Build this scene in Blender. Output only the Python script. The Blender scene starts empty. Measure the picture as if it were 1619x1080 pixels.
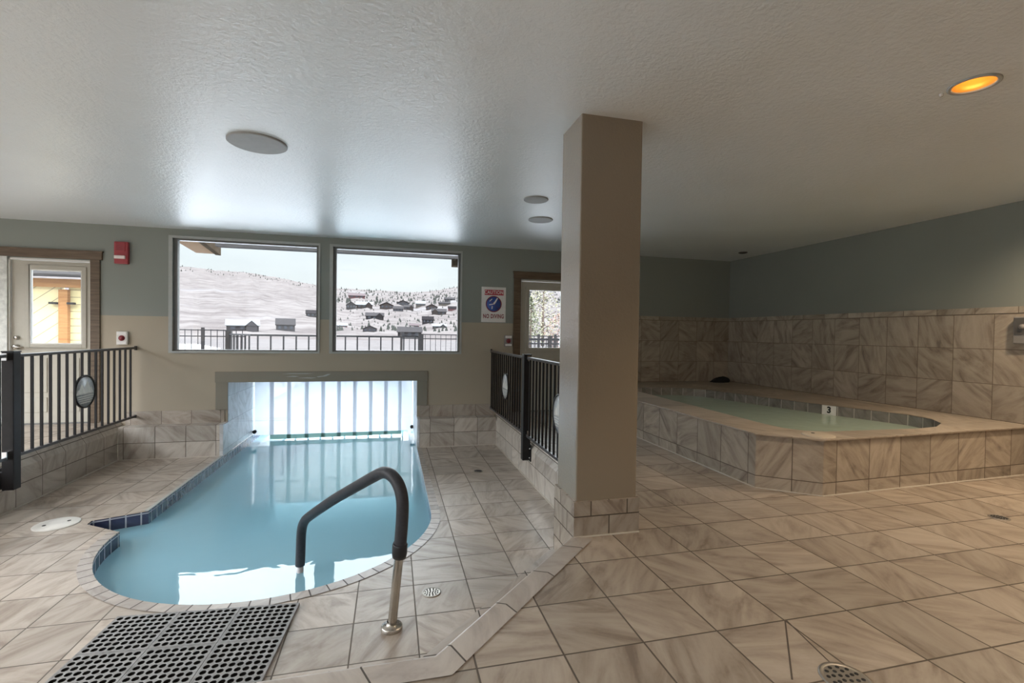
import bpy, bmesh, math, random
from mathutils import Vector, Matrix
from mathutils.geometry import tessellate_polygon
R = math.radians
random.seed(7)
scn = bpy.context.scene
COL = scn.collection

# ------------------------------------------------------------------ scene graph
def tag(o, label=None, cat=None, group=None, kind=None):
    if label: o['label'] = label
    if cat: o['category'] = cat
    if group: o['group'] = group
    if kind: o['kind'] = kind
    return o

def thing(name, loc, label, cat, group=None, rz=0.0):
    o = bpy.data.objects.new(name, None)
    o.empty_display_size = 0.1
    COL.objects.link(o)
    o.location = loc
    o.rotation_euler = (0, 0, rz)
    return tag(o, label, cat, group)

def copy_tree(o, parent=None):
    c = o.copy()
    COL.objects.link(c)
    if parent is not None: c.parent = parent
    for ch in list(o.children):
        copy_tree(ch, c)
    return c

# ------------------------------------------------------------------ mesh builder
class MB:
    def __init__(s, off=(0, 0, 0)):
        s.v = []; s.f = []; s.uv = []; s.sm = []; s.off = Vector(off)
    def face(s, pts, uv=None, smooth=False):
        pts = [Vector(p) for p in pts]
        n = Vector((0, 0, 0))
        for i in range(len(pts)):
            a, b = pts[i], pts[(i+1) % len(pts)]
            n += Vector(((a.y-b.y)*(a.z+b.z), (a.z-b.z)*(a.x+b.x), (a.x-b.x)*(a.y+b.y)))
        if uv is None:
            ax = max(range(3), key=lambda i: abs(n[i]))
            if ax == 2: uv = [(p.x, p.y) for p in pts]
            elif ax == 1: uv = [(p.x, p.z) for p in pts]
            else: uv = [(p.y, p.z) for p in pts]
        b = len(s.v)
        s.v += [p - s.off for p in pts]
        s.f.append(list(range(b, b+len(pts))))
        s.uv += list(uv); s.sm.append(smooth)
    def box(s, x0, x1, y0, y1, z0, z1, skip=''):
        p = lambda i, j, k: ((x0, x1)[i], (y0, y1)[j], (z0, z1)[k])
        if '-z' not in skip: s.face([p(0,0,0), p(0,1,0), p(1,1,0), p(1,0,0)])
        if '+z' not in skip: s.face([p(0,0,1), p(1,0,1), p(1,1,1), p(0,1,1)])
        if '-y' not in skip: s.face([p(0,0,0), p(1,0,0), p(1,0,1), p(0,0,1)])
        if '+y' not in skip: s.face([p(1,1,0), p(0,1,0), p(0,1,1), p(1,1,1)])
        if '-x' not in skip: s.face([p(0,1,0), p(0,0,0), p(0,0,1), p(0,1,1)])
        if '+x' not in skip: s.face([p(1,0,0), p(1,1,0), p(1,1,1), p(1,0,1)])
    def bar(s, a, b, w, h, up=(0, 0, 1)):
        a = Vector(a); b = Vector(b); d = (b-a).normalized()
        u = Vector(up)
        if abs(d.dot(u)) > .95: u = Vector((0, 1, 0))
        r = d.cross(u).normalized()*w/2; t = r.cross(d).normalized()*h/2
        q = [a-r-t, a+r-t, a+r+t, a-r+t]; e = [b-r-t, b+r-t, b+r+t, b-r+t]
        s.face(q[::-1]); s.face(e)
        for i in range(4):
            j = (i+1) % 4
            s.face([q[i], q[j], e[j], e[i]])
    def prism(s, poly, z0, z1, top=True, bottom=True, sides=True):
        n = len(poly)
        if top: s.poly([(x, y, z1) for x, y in poly])
        if bottom: s.poly([(x, y, z0) for x, y in poly], flip=True)
        if sides:
            u = 0
            for i in range(n):
                a, b = poly[i], poly[(i+1) % n]
                L = math.hypot(b[0]-a[0], b[1]-a[1])
                s.face([(a[0], a[1], z0), (b[0], b[1], z0), (b[0], b[1], z1), (a[0], a[1], z1)],
                       [(u, z0), (u+L, z0), (u+L, z1), (u, z1)])
                u += L
    def poly(s, *loops, flip=False):
        loops = [[Vector(p) for p in lp] for lp in loops]
        flat = [p for lp in loops for p in lp]
        for t in tessellate_polygon(loops):
            tri = [flat[i] for i in t]
            n = (tri[1]-tri[0]).cross(tri[2]-tri[0])
            if n.length < 1e-10: continue
            if (n.z < 0) != flip: tri.reverse()
            s.face(tri)
    def lathe(s, prof, c=(0, 0, 0), n=24, axis='z', smooth=True):
        c = Vector(c)
        def P(r, h, k):
            a = 2*math.pi*k/n
            if axis == 'z': return c + Vector((r*math.cos(a), r*math.sin(a), h))
            if axis == 'y': return c + Vector((r*math.cos(a), -h, r*math.sin(a)))
            return c + Vector((h, r*math.cos(a), r*math.sin(a)))
        for (r0, h0), (r1, h1) in zip(prof, prof[1:]):
            for k in range(n):
                q = [P(r0, h0, k), P(r0, h0, k+1), P(r1, h1, k+1), P(r1, h1, k)]
                if r0 < 1e-6: q = [q[0], q[2], q[3]]
                elif r1 < 1e-6: q = q[:3]
                s.face(q, smooth=smooth)
    def tube(s, pts, rad, n=14, cap=True):
        pts = [Vector(p) for p in pts]
        rads = rad if isinstance(rad, (list, tuple)) else [rad]*len(pts)
        rings = []; ref = None
        for i, p in enumerate(pts):
            d = (pts[min(i+1, len(pts)-1)] - pts[max(i-1, 0)]).normalized()
            if ref is None:
                ref = Vector((0, 0, 1)) if abs(d.z) < .9 else Vector((1, 0, 0))
            u = (ref - d*ref.dot(d)).normalized(); ref = u
            w = d.cross(u)
            rings.append([p + (u*math.cos(2*math.pi*k/n) + w*math.sin(2*math.pi*k/n))*rads[i] for k in range(n)])
        for a, b in zip(rings, rings[1:]):
            for k in range(n):
                s.face([a[k], a[(k+1) % n], b[(k+1) % n], b[k]], smooth=True)
        if cap:
            s.face(rings[0][::-1]); s.face(rings[-1])
    def build(s, name, mat, parent=None, merge=True, bevel=0.0):
        me = bpy.data.meshes.new(name)
        me.from_pydata([tuple(p) for p in s.v], [], s.f)
        ul = me.uv_layers.new(name='UVMap')
        for i, uv in enumerate(s.uv): ul.data[i].uv = uv
        me.polygons.foreach_set('use_smooth', s.sm)
        if merge:
            bm = bmesh.new(); bm.from_mesh(me)
            bmesh.ops.remove_doubles(bm, verts=bm.verts, dist=1e-5)
            bm.to_mesh(me); bm.free()
        me.materials.append(mat)
        o = bpy.data.objects.new(name, me)
        COL.objects.link(o)
        if parent is not None: o.parent = parent
        elif s.off.length: o.location = s.off
        if bevel:
            m = o.modifiers.new('bevel', 'BEVEL'); m.width = bevel; m.segments = 2
            m.limit_method = 'ANGLE'; m.angle_limit = R(40)
        return o

def struct(name, mb, mat, label=None, bevel=0.0):
    return tag(mb.build(name, mat, bevel=bevel), label, None, None, 'structure')

def catmull(pts, k=6):
    P = [Vector(p) for p in pts]; out = []
    for i in range(len(P)-1):
        a, b, c, d = P[max(i-1, 0)], P[i], P[i+1], P[min(i+2, len(P)-1)]
        for j in range(k):
            t = j/k
            out.append(.5*((2*b) + (c-a)*t + (2*a-5*b+4*c-d)*t*t + (3*b-a-3*c+d)*t**3))
    out.append(P[-1]); return out

def text_mesh(name, body, size, mat, parent, loc, rot, depth=.0015, sx=1.0, bold=0.0):
    cu = bpy.data.curves.new(name, 'FONT')
    cu.body = body; cu.size = size; cu.extrude = depth; cu.align_x = 'CENTER'; cu.align_y = 'CENTER'
    cu.offset = bold; cu.space_character = 1.12
    t = bpy.data.objects.new(name, cu); COL.objects.link(t)
    bpy.context.view_layer.update()
    me = bpy.data.meshes.new_from_object(t.evaluated_get(bpy.context.evaluated_depsgraph_get()))
    bpy.data.objects.remove(t); bpy.data.curves.remove(cu)
    me.materials.clear(); me.materials.append(mat)
    o = bpy.data.objects.new(name, me); COL.objects.link(o)
    o.parent = parent; o.location = loc; o.rotation_euler = rot; o.scale = (sx, 1, 1)
    return o

# ------------------------------------------------------------------ materials
class NT:
    def __init__(s, name):
        s.m = bpy.data.materials.new(name); s.m.use_nodes = True
        s.t = s.m.node_tree; s.t.nodes.clear()
        s.out = s.n('ShaderNodeOutputMaterial')
    def n(s, typ, **kw):
        x = s.t.nodes.new(typ)
        for k, v in kw.items(): setattr(x, k, v)
        return x
    def l(s, a, b): s.t.links.new(a, b)
    def put(s, sock, v):
        if v is None: return
        if hasattr(v, 'is_linked') and hasattr(v, 'node'): s.l(v, sock)
        else: sock.default_value = v
    def math(s, op, a, b=None, c=None):
        x = s.n('ShaderNodeMath', operation=op)
        for i, v in enumerate((a, b, c)): s.put(x.inputs[i], v)
        return x.outputs[0]
    def comb(s, x, y, z=0.0):
        c = s.n('ShaderNodeCombineXYZ')
        s.put(c.inputs[0], x); s.put(c.inputs[1], y); s.put(c.inputs[2], z)
        return c.outputs[0]
    def noise(s, vec, scale, detail=3, rough=.5, dist=0.0):
        x = s.n('ShaderNodeTexNoise'); s.put(x.inputs['Vector'], vec)
        x.inputs['Scale'].default_value = scale; x.inputs['Detail'].default_value = detail
        x.inputs['Roughness'].default_value = rough; x.inputs['Distortion'].default_value = dist
        return x.outputs['Fac']
    def ramp(s, fac, stops):
        x = s.n('ShaderNodeValToRGB'); s.l(fac, x.inputs[0]); e = x.color_ramp.elements
        while len(e) < len(stops): e.new(.5)
        for el, (p, c) in zip(e, stops): el.position = p; el.color = (*c, 1)
        return x.outputs[0]
    def mix(s, fac, a, b, blend='MIX'):
        x = s.n('ShaderNodeMix', data_type='RGBA', blend_type=blend)
        s.put(x.inputs[0], fac)
        for sock, v in ((x.inputs[6], a), (x.inputs[7], b)):
            s.put(sock, (*v, 1) if isinstance(v, tuple) and len(v) == 3 else v)
        return x.outputs[2]
    def maprange(s, v, a, b, c, d, smooth=True):
        x = s.n('ShaderNodeMapRange', interpolation_type='SMOOTHSTEP' if smooth else 'LINEAR')
        for i, q in enumerate((v, a, b, c, d)): s.put(x.inputs[i], q)
        return x.outputs[0]
    def bump(s, h, strength, dist=.01):
        x = s.n('ShaderNodeBump'); x.inputs['Strength'].default_value = strength
        x.inputs['Distance'].default_value = dist; s.l(h, x.inputs['Height']); return x.outputs[0]
    def bsdf(s, color, rough=.5, metal=0.0, normal=None, spec=.5, trans=0.0):
        b = s.n('ShaderNodeBsdfPrincipled')
        s.put(b.inputs['Base Color'], (*color, 1) if isinstance(color, tuple) and len(color) == 3 else color)
        s.put(b.inputs['Roughness'], rough); b.inputs['Metallic'].default_value = metal
        b.inputs['Specular IOR Level'].default_value = spec
        b.inputs['Transmission Weight'].default_value = trans
        if normal is not None: s.l(normal, b.inputs['Normal'])
        return b.outputs[0]
    def done(s, sh): s.l(sh, s.out.inputs[0]); return s.m

def plain(name, col, rough=.5, metal=0.0, var=.06, scale=14, spec=.5, bump=0.0):
    t = NT(name); tc = t.n('ShaderNodeTexCoord').outputs['Object']
    f = t.noise(tc, scale, 4, .6)
    c = t.ramp(f, [(.3, tuple(x*(1-var) for x in col)), (.7, tuple(min(1, x*(1+var)) for x in col))])
    nm = t.bump(f, bump, .004) if bump else None
    return t.done(t.bsdf(c, rough, metal, nm, spec))

def tile_mat(name, su, sv, ou=0.0, ov=0.0, gw=.005, pal=None, grout=(.16, .13, .10), rough=.4, vs=1.0,
             bond=0.0, seed=0.0, var=.14, spec=.4, bump=.5):
    pal = pal or [(.21, .172, .14), (.32, .265, .21), (.40, .34, .27), (.47, .405, .335)]
    t = NT(name)
    uv = t.n('ShaderNodeUVMap'); uv.uv_map = 'UVMap'
    sp = t.n('ShaderNodeSeparateXYZ'); t.l(uv.outputs[0], sp.inputs[0])
    b = t.math('DIVIDE', t.math('SUBTRACT', sp.outputs[1], ov), sv)
    row = t.math('FLOOR', b)
    a = t.math('DIVIDE', t.math('SUBTRACT', sp.outputs[0], ou), su)
    if bond: a = t.math('ADD', a, t.math('MULTIPLY', t.math('PINGPONG', row, 1.0), bond))
    cu = t.math('FLOOR', a)
    fa = t.math('FRACT', a); fb = t.math('FRACT', b)
    du = t.math('MULTIPLY', t.math('MINIMUM', fa, t.math('SUBTRACT', 1.0, fa)), su)
    dv = t.math('MULTIPLY', t.math('MINIMUM', fb, t.math('SUBTRACT', 1.0, fb)), sv)
    m = t.math('MINIMUM', du, dv)
    g = t.maprange(m, gw*.45, gw*.45+.0016, 1.0, 0.0)
    wn = t.n('ShaderNodeTexWhiteNoise', noise_dimensions='3D'); t.l(t.comb(cu, row, seed), wn.inputs['Vector'])
    rs = t.n('ShaderNodeSeparateColor'); t.l(wn.outputs['Color'], rs.inputs[0])
    ang = t.math('ADD', t.math('MULTIPLY', t.math('FLOOR', t.math('MULTIPLY', rs.outputs[0], 4.0)), math.pi/2),
                 t.math('ADD', .55, t.math('MULTIPLY', t.math('SUBTRACT', rs.outputs[1], .5), .9)))
    vr = t.n('ShaderNodeVectorRotate', rotation_type='Z_AXIS'); t.l(uv.outputs[0], vr.inputs['Vector']); t.l(ang, vr.inputs['Angle'])
    ad = t.n('ShaderNodeVectorMath', operation='MULTIPLY_ADD')
    t.l(wn.outputs['Color'], ad.inputs[0]); ad.inputs[1].default_value = (23, 31, 17); t.l(vr.outputs[0], ad.inputs[2])
    sc = t.n('ShaderNodeVectorMath', operation='MULTIPLY'); t.l(ad.outputs[0], sc.inputs[0]); sc.inputs[1].default_value = (2.0*vs, 6.2*vs, 1)
    f1 = t.noise(sc.outputs[0], 1.0, 6, .56, 1.9)
    sc2 = t.n('ShaderNodeVectorMath', operation='MULTIPLY'); t.l(ad.outputs[0], sc2.inputs[0]); sc2.inputs[1].default_value = (4*vs, 40*vs, 1)
    f2 = t.noise(sc2.outputs[0], 1.0, 3, .6, .6)
    f3 = t.noise(uv.outputs[0], 60.0, 3, .6)
    f = t.math('ADD', t.math('MULTIPLY', f1, .78), t.math('ADD', t.math('MULTIPLY', f2, .15), t.math('MULTIPLY', f3, .07)))
    c = t.ramp(f, [(.34, pal[0]), (.43, pal[1]), (.53, pal[2]), (.68, pal[3])])
    br = t.math('ADD', 1-var, t.math('MULTIPLY', rs.outputs[2], 2*var))
    hs = t.n('ShaderNodeHueSaturation'); t.l(br, hs.inputs['Value']); t.l(c, hs.inputs['Color'])
    c2 = t.mix(g, hs.outputs[0], (*grout, 1))
    h = t.math('ADD', t.math('SUBTRACT', 1.0, g), t.math('MULTIPLY', f, .25))
    rg = t.math('ADD', rough, t.math('MULTIPLY', g, .35))
    return t.done(t.bsdf(c2, rg, 0, t.bump(h, bump, .004), spec))

def paint_mat(name, col, rough=.5, peel=.18, scale=90, spec=.4, col2=None, zsplit=None):
    t = NT(name); tc = t.n('ShaderNodeTexCoord').outputs['Object']
    f = t.noise(tc, scale, 4, .6); f2 = t.noise(tc, 1.3, 2, .5)
    c = t.ramp(f2, [(.3, tuple(x*.97 for x in col)), (.7, tuple(x*1.03 for x in col))])
    if col2 is not None:
        g = t.n('ShaderNodeNewGeometry'); s = t.n('ShaderNodeSeparateXYZ'); t.l(g.outputs['Position'], s.inputs[0])
        k = t.math('GREATER_THAN', s.outputs[2], zsplit)
        c = t.mix(k, c, (*col2, 1))
    return t.done(t.bsdf(c, rough, 0, t.bump(f, peel, .006), spec))

def glass_mat(name, tint=(.93, .96, .96), ior=1.45):
    t = NT(name)
    fr = t.n('ShaderNodeFresnel'); fr.inputs[0].default_value = ior
    tr = t.n('ShaderNodeBsdfTransparent'); tr.inputs[0].default_value = (*tint, 1)
    gl = t.n('ShaderNodeBsdfGlossy'); gl.inputs[1].default_value = .02
    mx = t.n('ShaderNodeMixShader'); t.l(fr.outputs[0], mx.inputs[0]); t.l(tr.outputs[0], mx.inputs[1]); t.l(gl.outputs[0], mx.inputs[2])
    return t.done(mx.outputs[0])

def water_mat(name, tint, rip=.05, scale=2.2, milk=None, milk_fac=0.0, ior=1.33):
    t = NT(name); tc = t.n('ShaderNodeTexCoord').outputs['Object']
    f = t.noise(tc, scale, 2, .5, .6)
    nm = t.bump(f, rip, .05)
    fr = t.n('ShaderNodeFresnel'); fr.inputs[0].default_value = ior; t.l(nm, fr.inputs['Normal'])
    tr = t.n('ShaderNodeBsdfTransparent'); tr.inputs[0].default_value = (*tint, 1)
    under = tr.outputs[0]
    if milk_fac:
        df = t.n('ShaderNodeBsdfDiffuse'); df.inputs[0].default_value = (*milk, 1)
        m0 = t.n('ShaderNodeMixShader'); m0.inputs[0].default_value = milk_fac
        t.l(tr.outputs[0], m0.inputs[1]); t.l(df.outputs[0], m0.inputs[2]); under = m0.outputs[0]
    gl = t.n('ShaderNodeBsdfGlossy'); gl.inputs[1].default_value = .015; t.l(nm, gl.inputs['Normal'])
    mx = t.n('ShaderNodeMixShader'); t.l(fr.outputs[0], mx.inputs[0]); t.l(under, mx.inputs[1]); t.l(gl.outputs[0], mx.inputs[2])
    return t.done(mx.outputs[0])

def strip_mat(name, col, clear=.06, trans=.6):
    t = NT(name)
    tr = t.n('ShaderNodeBsdfTransparent'); tl = t.n('ShaderNodeBsdfTranslucent'); tl.inputs[0].default_value = (*col, 1)
    df = t.n('ShaderNodeBsdfPrincipled'); df.inputs['Base Color'].default_value = (*col, 1); df.inputs['Roughness'].default_value = .3
    a = t.n('ShaderNodeMixShader'); a.inputs[0].default_value = trans; t.l(df.outputs[0], a.inputs[1]); t.l(tl.outputs[0], a.inputs[2])
    b = t.n('ShaderNodeMixShader'); b.inputs[0].default_value = clear; t.l(a.outputs[0], b.inputs[1]); t.l(tr.outputs[0], b.inputs[2])
    return t.done(b.outputs[0])

def wood_mat(name, a, b, rough=.5, sc=(1, 1, 14), spec=.5):
    t = NT(name); tc = t.n('ShaderNodeTexCoord').outputs['Object']
    mp = t.n('ShaderNodeVectorMath', operation='MULTIPLY'); t.l(tc, mp.inputs[0]); mp.inputs[1].default_value = sc
    f = t.noise(mp.outputs[0], 3.0, 4, .6, .8)
    return t.done(t.bsdf(t.ramp(f, [(.3, a), (.7, b)]), rough, 0, t.bump(f, .15, .003), spec))

def board_mat(name, base, line, pitch, angle=0.0, w=.012):
    """painted siding boards with dark joints, on x/z object coordinates"""
    t = NT(name); tc = t.n('ShaderNodeTexCoord').outputs['Object']
    s = t.n('ShaderNodeSeparateXYZ'); t.l(tc, s.inputs[0])
    h = t.math('ADD', t.math('MULTIPLY', s.outputs[2], math.cos(angle)), t.math('MULTIPLY', s.outputs[0], math.sin(angle)))
    fr = t.math('FRACT', t.math('DIVIDE', h, pitch))
    k = t.math('LESS_THAN', fr, w/pitch)
    f = t.noise(tc, 6, 3, .6)
    c = t.ramp(f, [(.3, tuple(x*.9 for x in base)), (.7, base)])
    return t.done(t.bsdf(t.mix(k, c, (*line, 1)), .6))

def emit_mat(name, col, st):
    t = NT(name); e = t.n('ShaderNodeEmission'); e.inputs[0].default_value = (*col, 1); e.inputs[1].default_value = st
    return t.done(e.outputs[0])

FP = [(.20, .155, .12), (.29, .235, .185), (.36, .30, .24), (.42, .36, .295)]
DP = [(0.2700, 0.2160, 0.1728), (0.3564, 0.2970, 0.2430), (0.4320, 0.3726, 0.3132), (0.4968, 0.4374, 0.3780)]
CP = [(.34, .29, .245), (.43, .375, .32), (.50, .45, .39), (.56, .51, .45)]
M = {}
M['tile_floor'] = tile_mat('stone_floor_tile', .323, .323, .624, -4.680, .006, FP, (.10, .08, .06), .38, seed=1.0)
M['tile_deck'] = tile_mat('stone_deck_tile', .337, .337, .150, -4.220, .006, DP, (.13, .11, .09), .40, seed=5.0)
M['tile_curb'] = tile_mat('stone_curb_tile', .335, .20, .20, -.434, .005, CP, (.11, .09, .07), .42, seed=9.0)
M['tile_wall'] = tile_mat('stone_wall_tile', .335, .331, .005, .431, .004, None, (.17, .13, .10), .42, seed=12.0, var=.1, bond=0)
M['tile_back'] = tile_mat('stone_back_tile', .335, .331, .19, .431, .004, None, (.17, .13, .10), .42, seed=14.0, var=.1)
M['tile_cap'] = tile_mat('stone_cap_tile', .335, .20, .16, 1.426, .004, None, (.17, .13, .10), .42, seed=15.0)
M['tile_tub_side'] = tile_mat('tub_side_tile', .327, .327, .194, .097, .005, None, (.12, .09, .07), .42, seed=17.0)
M['tile_tub_front'] = tile_mat('tub_front_tile', .3285, .327, .282, .097, .005, None, (.12, .09, .07), .42, seed=19.0)
M['tile_ledge'] = tile_mat('tub_ledge_tile', .66, .66, .1, .2, .003, [(.27, .22, .17), (.33, .275, .215), (.38, .32, .26), (.43, .37, .30)], (.3, .24, .19), .45, seed=21.0)
M['tile_base'] = tile_mat('pillar_base_tile', .23, .118, .10, 0.0, .006, FP, (.09, .07, .05), .42, seed=23.0, bond=.5)
M['tile_strip'] = tile_mat('base_strip_tile', .335, .30, .20, -.165, .004, DP, (.15, .12, .1), .42, seed=25.0)
M['tile_tunnel'] = tile_mat('passage_tile', .40, .335, .0, -.03, .004, [(.46, .45, .44), (.56, .56, .56), (.66, .66, .67), (.74, .74, .75)], (.4, .4, .42), .3, seed=27.0)
M['tile_coping'] = tile_mat('coping_tile', .105, .20, 0, -.05, .007, [(.31, .265, .23), (.37, .325, .29), (.42, .375, .335), (.47, .43, .39)], (.10, .085, .08), .35, seed=29.0)
M['tile_nose'] = tile_mat('nosing_tile', .335, .30, 0.1, -.1, .006, [(0.302, 0.260, 0.218), (0.370, 0.319, 0.277), (0.420, 0.370, 0.319), (0.470, 0.420, 0.370)], (0.084, 0.071, 0.059), .32, seed=31.0)
M['tile_blue'] = tile_mat('blue_waterline_tile', .105, .105, 0, -.557, .010, [(.030, .033, .075), (.042, .046, .10), (.055, .06, .12), (.075, .08, .14)], (.45, .45, .5), .12, seed=33.0, spec=.6)
M['tile_spa_band'] = tile_mat('spa_waterline_tile', .155, .30, 0, .2, .006, [(.16, .14, .125), (.22, .195, .175), (.27, .245, .22), (.32, .29, .265)], (.55, .5, .45), .25, seed=35.0)
M['ceiling'] = paint_mat('ceiling_paint', (.76, .79, .80), .32, .8, 40, .6)
M['wall'] = paint_mat('two_tone_wall_paint', (.42, .36, .275), .55, .15, 90, .35, (.265, .283, .255), 1.327)
M['wall_green'] = paint_mat('grey_green_wall_paint', (.245, .262, .236), .55, .15, 90, .35)
M['pillar'] = paint_mat('beige_pillar_paint', (.27, .22, .16), .25, .35, 60, .8)
M['trim_board'] = paint_mat('taupe_trim_paint', (.25, .225, .18), .5, .05, 40)
M['white_trim'] = plain('white_trim', (.72, .71, .67), .4)
M['alu'] = plain('dark_window_frame', (.17, .165, .155), .4)
M['casing'] = plain('window_casing', (.42, .43, .41), .45)
M['wood'] = wood_mat('dark_stained_wood', (.085, .055, .032), (.17, .115, .07))
M['frost'] = plain('weathered_white_panel', (.62, .62, .58), .5, var=.2, scale=18)
M['door'] = plain('beige_door_paint', (.46, .43, .36), .42, var=.03)
M['glass'] = glass_mat('window_glass')
M['black_metal'] = plain('black_metal', (.012, .011, .012), .4, 0.0, var=.2, spec=.3)
M['rail_top'] = plain('dark_rail_paint', (.045, .042, .045), .28, 0.0, var=.15, spec=.7)
M['silver'] = plain('brushed_silver', (.46, .46, .47), .4, .15, var=.2, scale=40)
M['steel'] = plain('stainless_steel', (.52, .49, .44), .26, 1.0, var=.08)
M['chrome'] = plain('chrome', (.7, .7, .7), .15, 1.0)
M['grip'] = plain('charcoal_foam_grip', (.030, .030, .036), .5, var=.2, scale=60)
M['grip_dark'] = plain('black_rubber_collar', (.015, .015, .017), .4)
M['rubber'] = plain('black_rubber_mat', (.26, .255, .25), .62, var=.25, scale=30)
M['plaster'] = plain('blue_pool_plaster', (.52, .79, .86), .6, var=.04, scale=2)
M['outer_plaster'] = plain('grey_green_outdoor_basin', (.13, .19, .17), .6, var=.05, scale=2)
M['caulk'] = plain('pale_caulk', (.58, .53, .46), .6)
M['joint'] = plain('dark_grout', (.09, .07, .055), .8)
M['spa_plaster'] = plain('pale_spa_plaster', (.50, .62, .54), .6, var=.05, scale=3)
M['water'] = water_mat('pool_water', (.90, .975, .985), .05, 2.6, (.46, .83, 1.0), .48, 1.45)
M['spa_water'] = water_mat('spa_water', (.70, .86, .78), .06, 5, (.62, .76, .62), .7)
M['strip'] = strip_mat('vinyl_strip', (.55, .565, .60))
M['strip_end'] = strip_mat('algae_stained_vinyl', (.10, .19, .16), .05, .35)
M['white'] = plain('white_plastic', (.72, .70, .65), .4)
M['sign_white'] = plain('sign_white', (.80, .77, .74), .4)
M['red'] = plain('fire_red', (.36, .04, .05), .35)
M['sign_red'] = plain('sign_red', (.48, .04, .06), .4)
M['sign_maroon'] = plain('sign_maroon', (.24, .03, .04), .4)
M['sign_blue'] = plain('sign_blue', (.05, .11, .42), .4)
M['lens'] = plain('clear_strobe_lens', (.85, .75, .72), .15)
M['black'] = plain('black_cloth', (.008, .008, .009), .8)
M['grille'] = plain('grey_speaker_grille', (.36, .36, .35), .6)
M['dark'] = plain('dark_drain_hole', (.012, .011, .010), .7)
M['drain'] = plain('drain_metal', (.36, .33, .29), .35, .7)
M['timer'] = plain('grey_timer_box', (.25, .235, .225), .5)
M['timer_face'] = plain('dark_timer_face', (.10, .095, .09), .4)
M['ink'] = plain('black_lettering', (.012, .012, .012), .5)
M['gold'] = plain('amber_reflector', (.85, .55, .20), .3, .35)
M['bulb'] = emit_mat('warm_lamp', (1.0, .60, .20), 3.0)
M['snow'] = plain('patio_snow', (.52, .52, .54), .8, var=.1, scale=.9, spec=.1)
M['field'] = plain('dry_field', (0.0846, 0.0758, 0.0750), .9, var=.18, scale=.6, spec=0.0)
M['siding'] = board_mat('yellow_horizontal_siding', (0.4755, 0.3931, 0.1997), (0.1674, 0.1295, 0.0703), .125)
M['siding_diag'] = board_mat('yellow_diagonal_siding', (0.4875, 0.3931, 0.2054), (0.1674, 0.1295, 0.0703), .17, R(-38))
M['cedar'] = wood_mat('orange_cedar_trim', (0.2279, 0.0992, 0.0377), (0.3182, 0.1658, 0.0688), spec=0.0)
M['soffit'] = wood_mat('tan_soffit', (.135, .085, .055), (.175, .12, .085), sc=(1, 10, 1), spec=0.0)
M['fascia'] = wood_mat('brown_fascia', (.022, .016, .011), (.05, .037, .027), spec=0.0)
M['eave'] = wood_mat('weathered_eave_board', (.05, .045, .046), (.085, .078, .078), sc=(1, 1, 20), spec=0.0)
M['fence'] = plain('fence_black_metal', (.009, .008, .009), .6, spec=.15)
M['fence_post'] = plain('fence_dark_post', (.012, .010, .010), .7, spec=.15)

# ------------------------------------------------------------------ wall with openings
def wall_grid(mb, P, u0, u1, w0, w1, holes, front=True, back=True):
    """P(u,w,d) -> point; d 0 = room face, 1 = far face; holes = (u0,u1,w0,w1)"""
    us = sorted({u0, u1, *[h[0] for h in holes], *[h[1] for h in holes]})
    ws = sorted({w0, w1, *[h[2] for h in holes], *[h[3] for h in holes]})
    us = [u for u in us if u0 <= u <= u1]; ws = [w for w in ws if w0 <= w <= w1]
    def solid(i, j):
        if i < 0 or j < 0 or i >= len(us)-1 or j >= len(ws)-1: return False
        cu, cw = (us[i]+us[i+1])/2, (ws[j]+ws[j+1])/2
        return not any(a < cu < b and c < cw < d for a, b, c, d in holes)
    for i in range(len(us)-1):
        for j in range(len(ws)-1):
            if not solid(i, j): continue
            a, b, c, d = us[i], us[i+1], ws[j], ws[j+1]
            mb.face([P(a, c, 0), P(b, c, 0), P(b, d, 0), P(a, d, 0)])
            mb.face([P(b, c, 1), P(a, c, 1), P(a, d, 1), P(b, d, 1)])
            if not solid(i-1, j): mb.face([P(a, c, 1), P(a, c, 0), P(a, d, 0), P(a, d, 1)])
            if not solid(i+1, j): mb.face([P(b, c, 0), P(b, c, 1), P(b, d, 1), P(b, d, 0)])
            if not solid(i, j-1): mb.face([P(a, c, 1), P(b, c, 1), P(b, c, 0), P(a, c, 0)])
            if not solid(i, j+1): mb.face([P(a, d, 0), P(b, d, 0), P(b, d, 1), P(a, d, 1)])

XL, XR, YB, CEIL, ZD = -5.6, 5.506, -10.2, 2.44, -.434
WT = .18
# far wall (the one with the windows)
mb = MB()
wall_grid(mb, lambda u, w, d: (u, d*WT, w), XL-WT, XR+WT, -1.75, CEIL+.25, [
    (-4.40, -3.575, 0.0, 1.99), (-2.70, -.97, .89, 2.325), (-.785, .962, .89, 2.325),
    (-2.066, .362, -1.75, .485), (1.868, 2.70, 0.0, 1.985)])
struct('wall_far', mb, M['wall'])
mb = MB(); mb.box(XR, XR+WT, YB-WT, 0, -.2, CEIL+.25); struct('wall_right', mb, M['wall_green'])
mb = MB()
wall_grid(mb, lambda u, w, d: (XL-d*WT, u, w), YB-WT, 0.0, -.2, CEIL+.25, [(-4.6, -.6, .1, 2.3), (-9.2, -5.0, .1, 2.3)])
struct('wall_left', mb, M['wall'])
mb = MB()
wall_grid(mb, lambda u, w, d: (u, YB-d*WT, w), XL, XR, -.2, CEIL+.25, [(-4.6, -1.2, .6, 2.2)])
struct('wall_back', mb, M['wall'])

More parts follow.
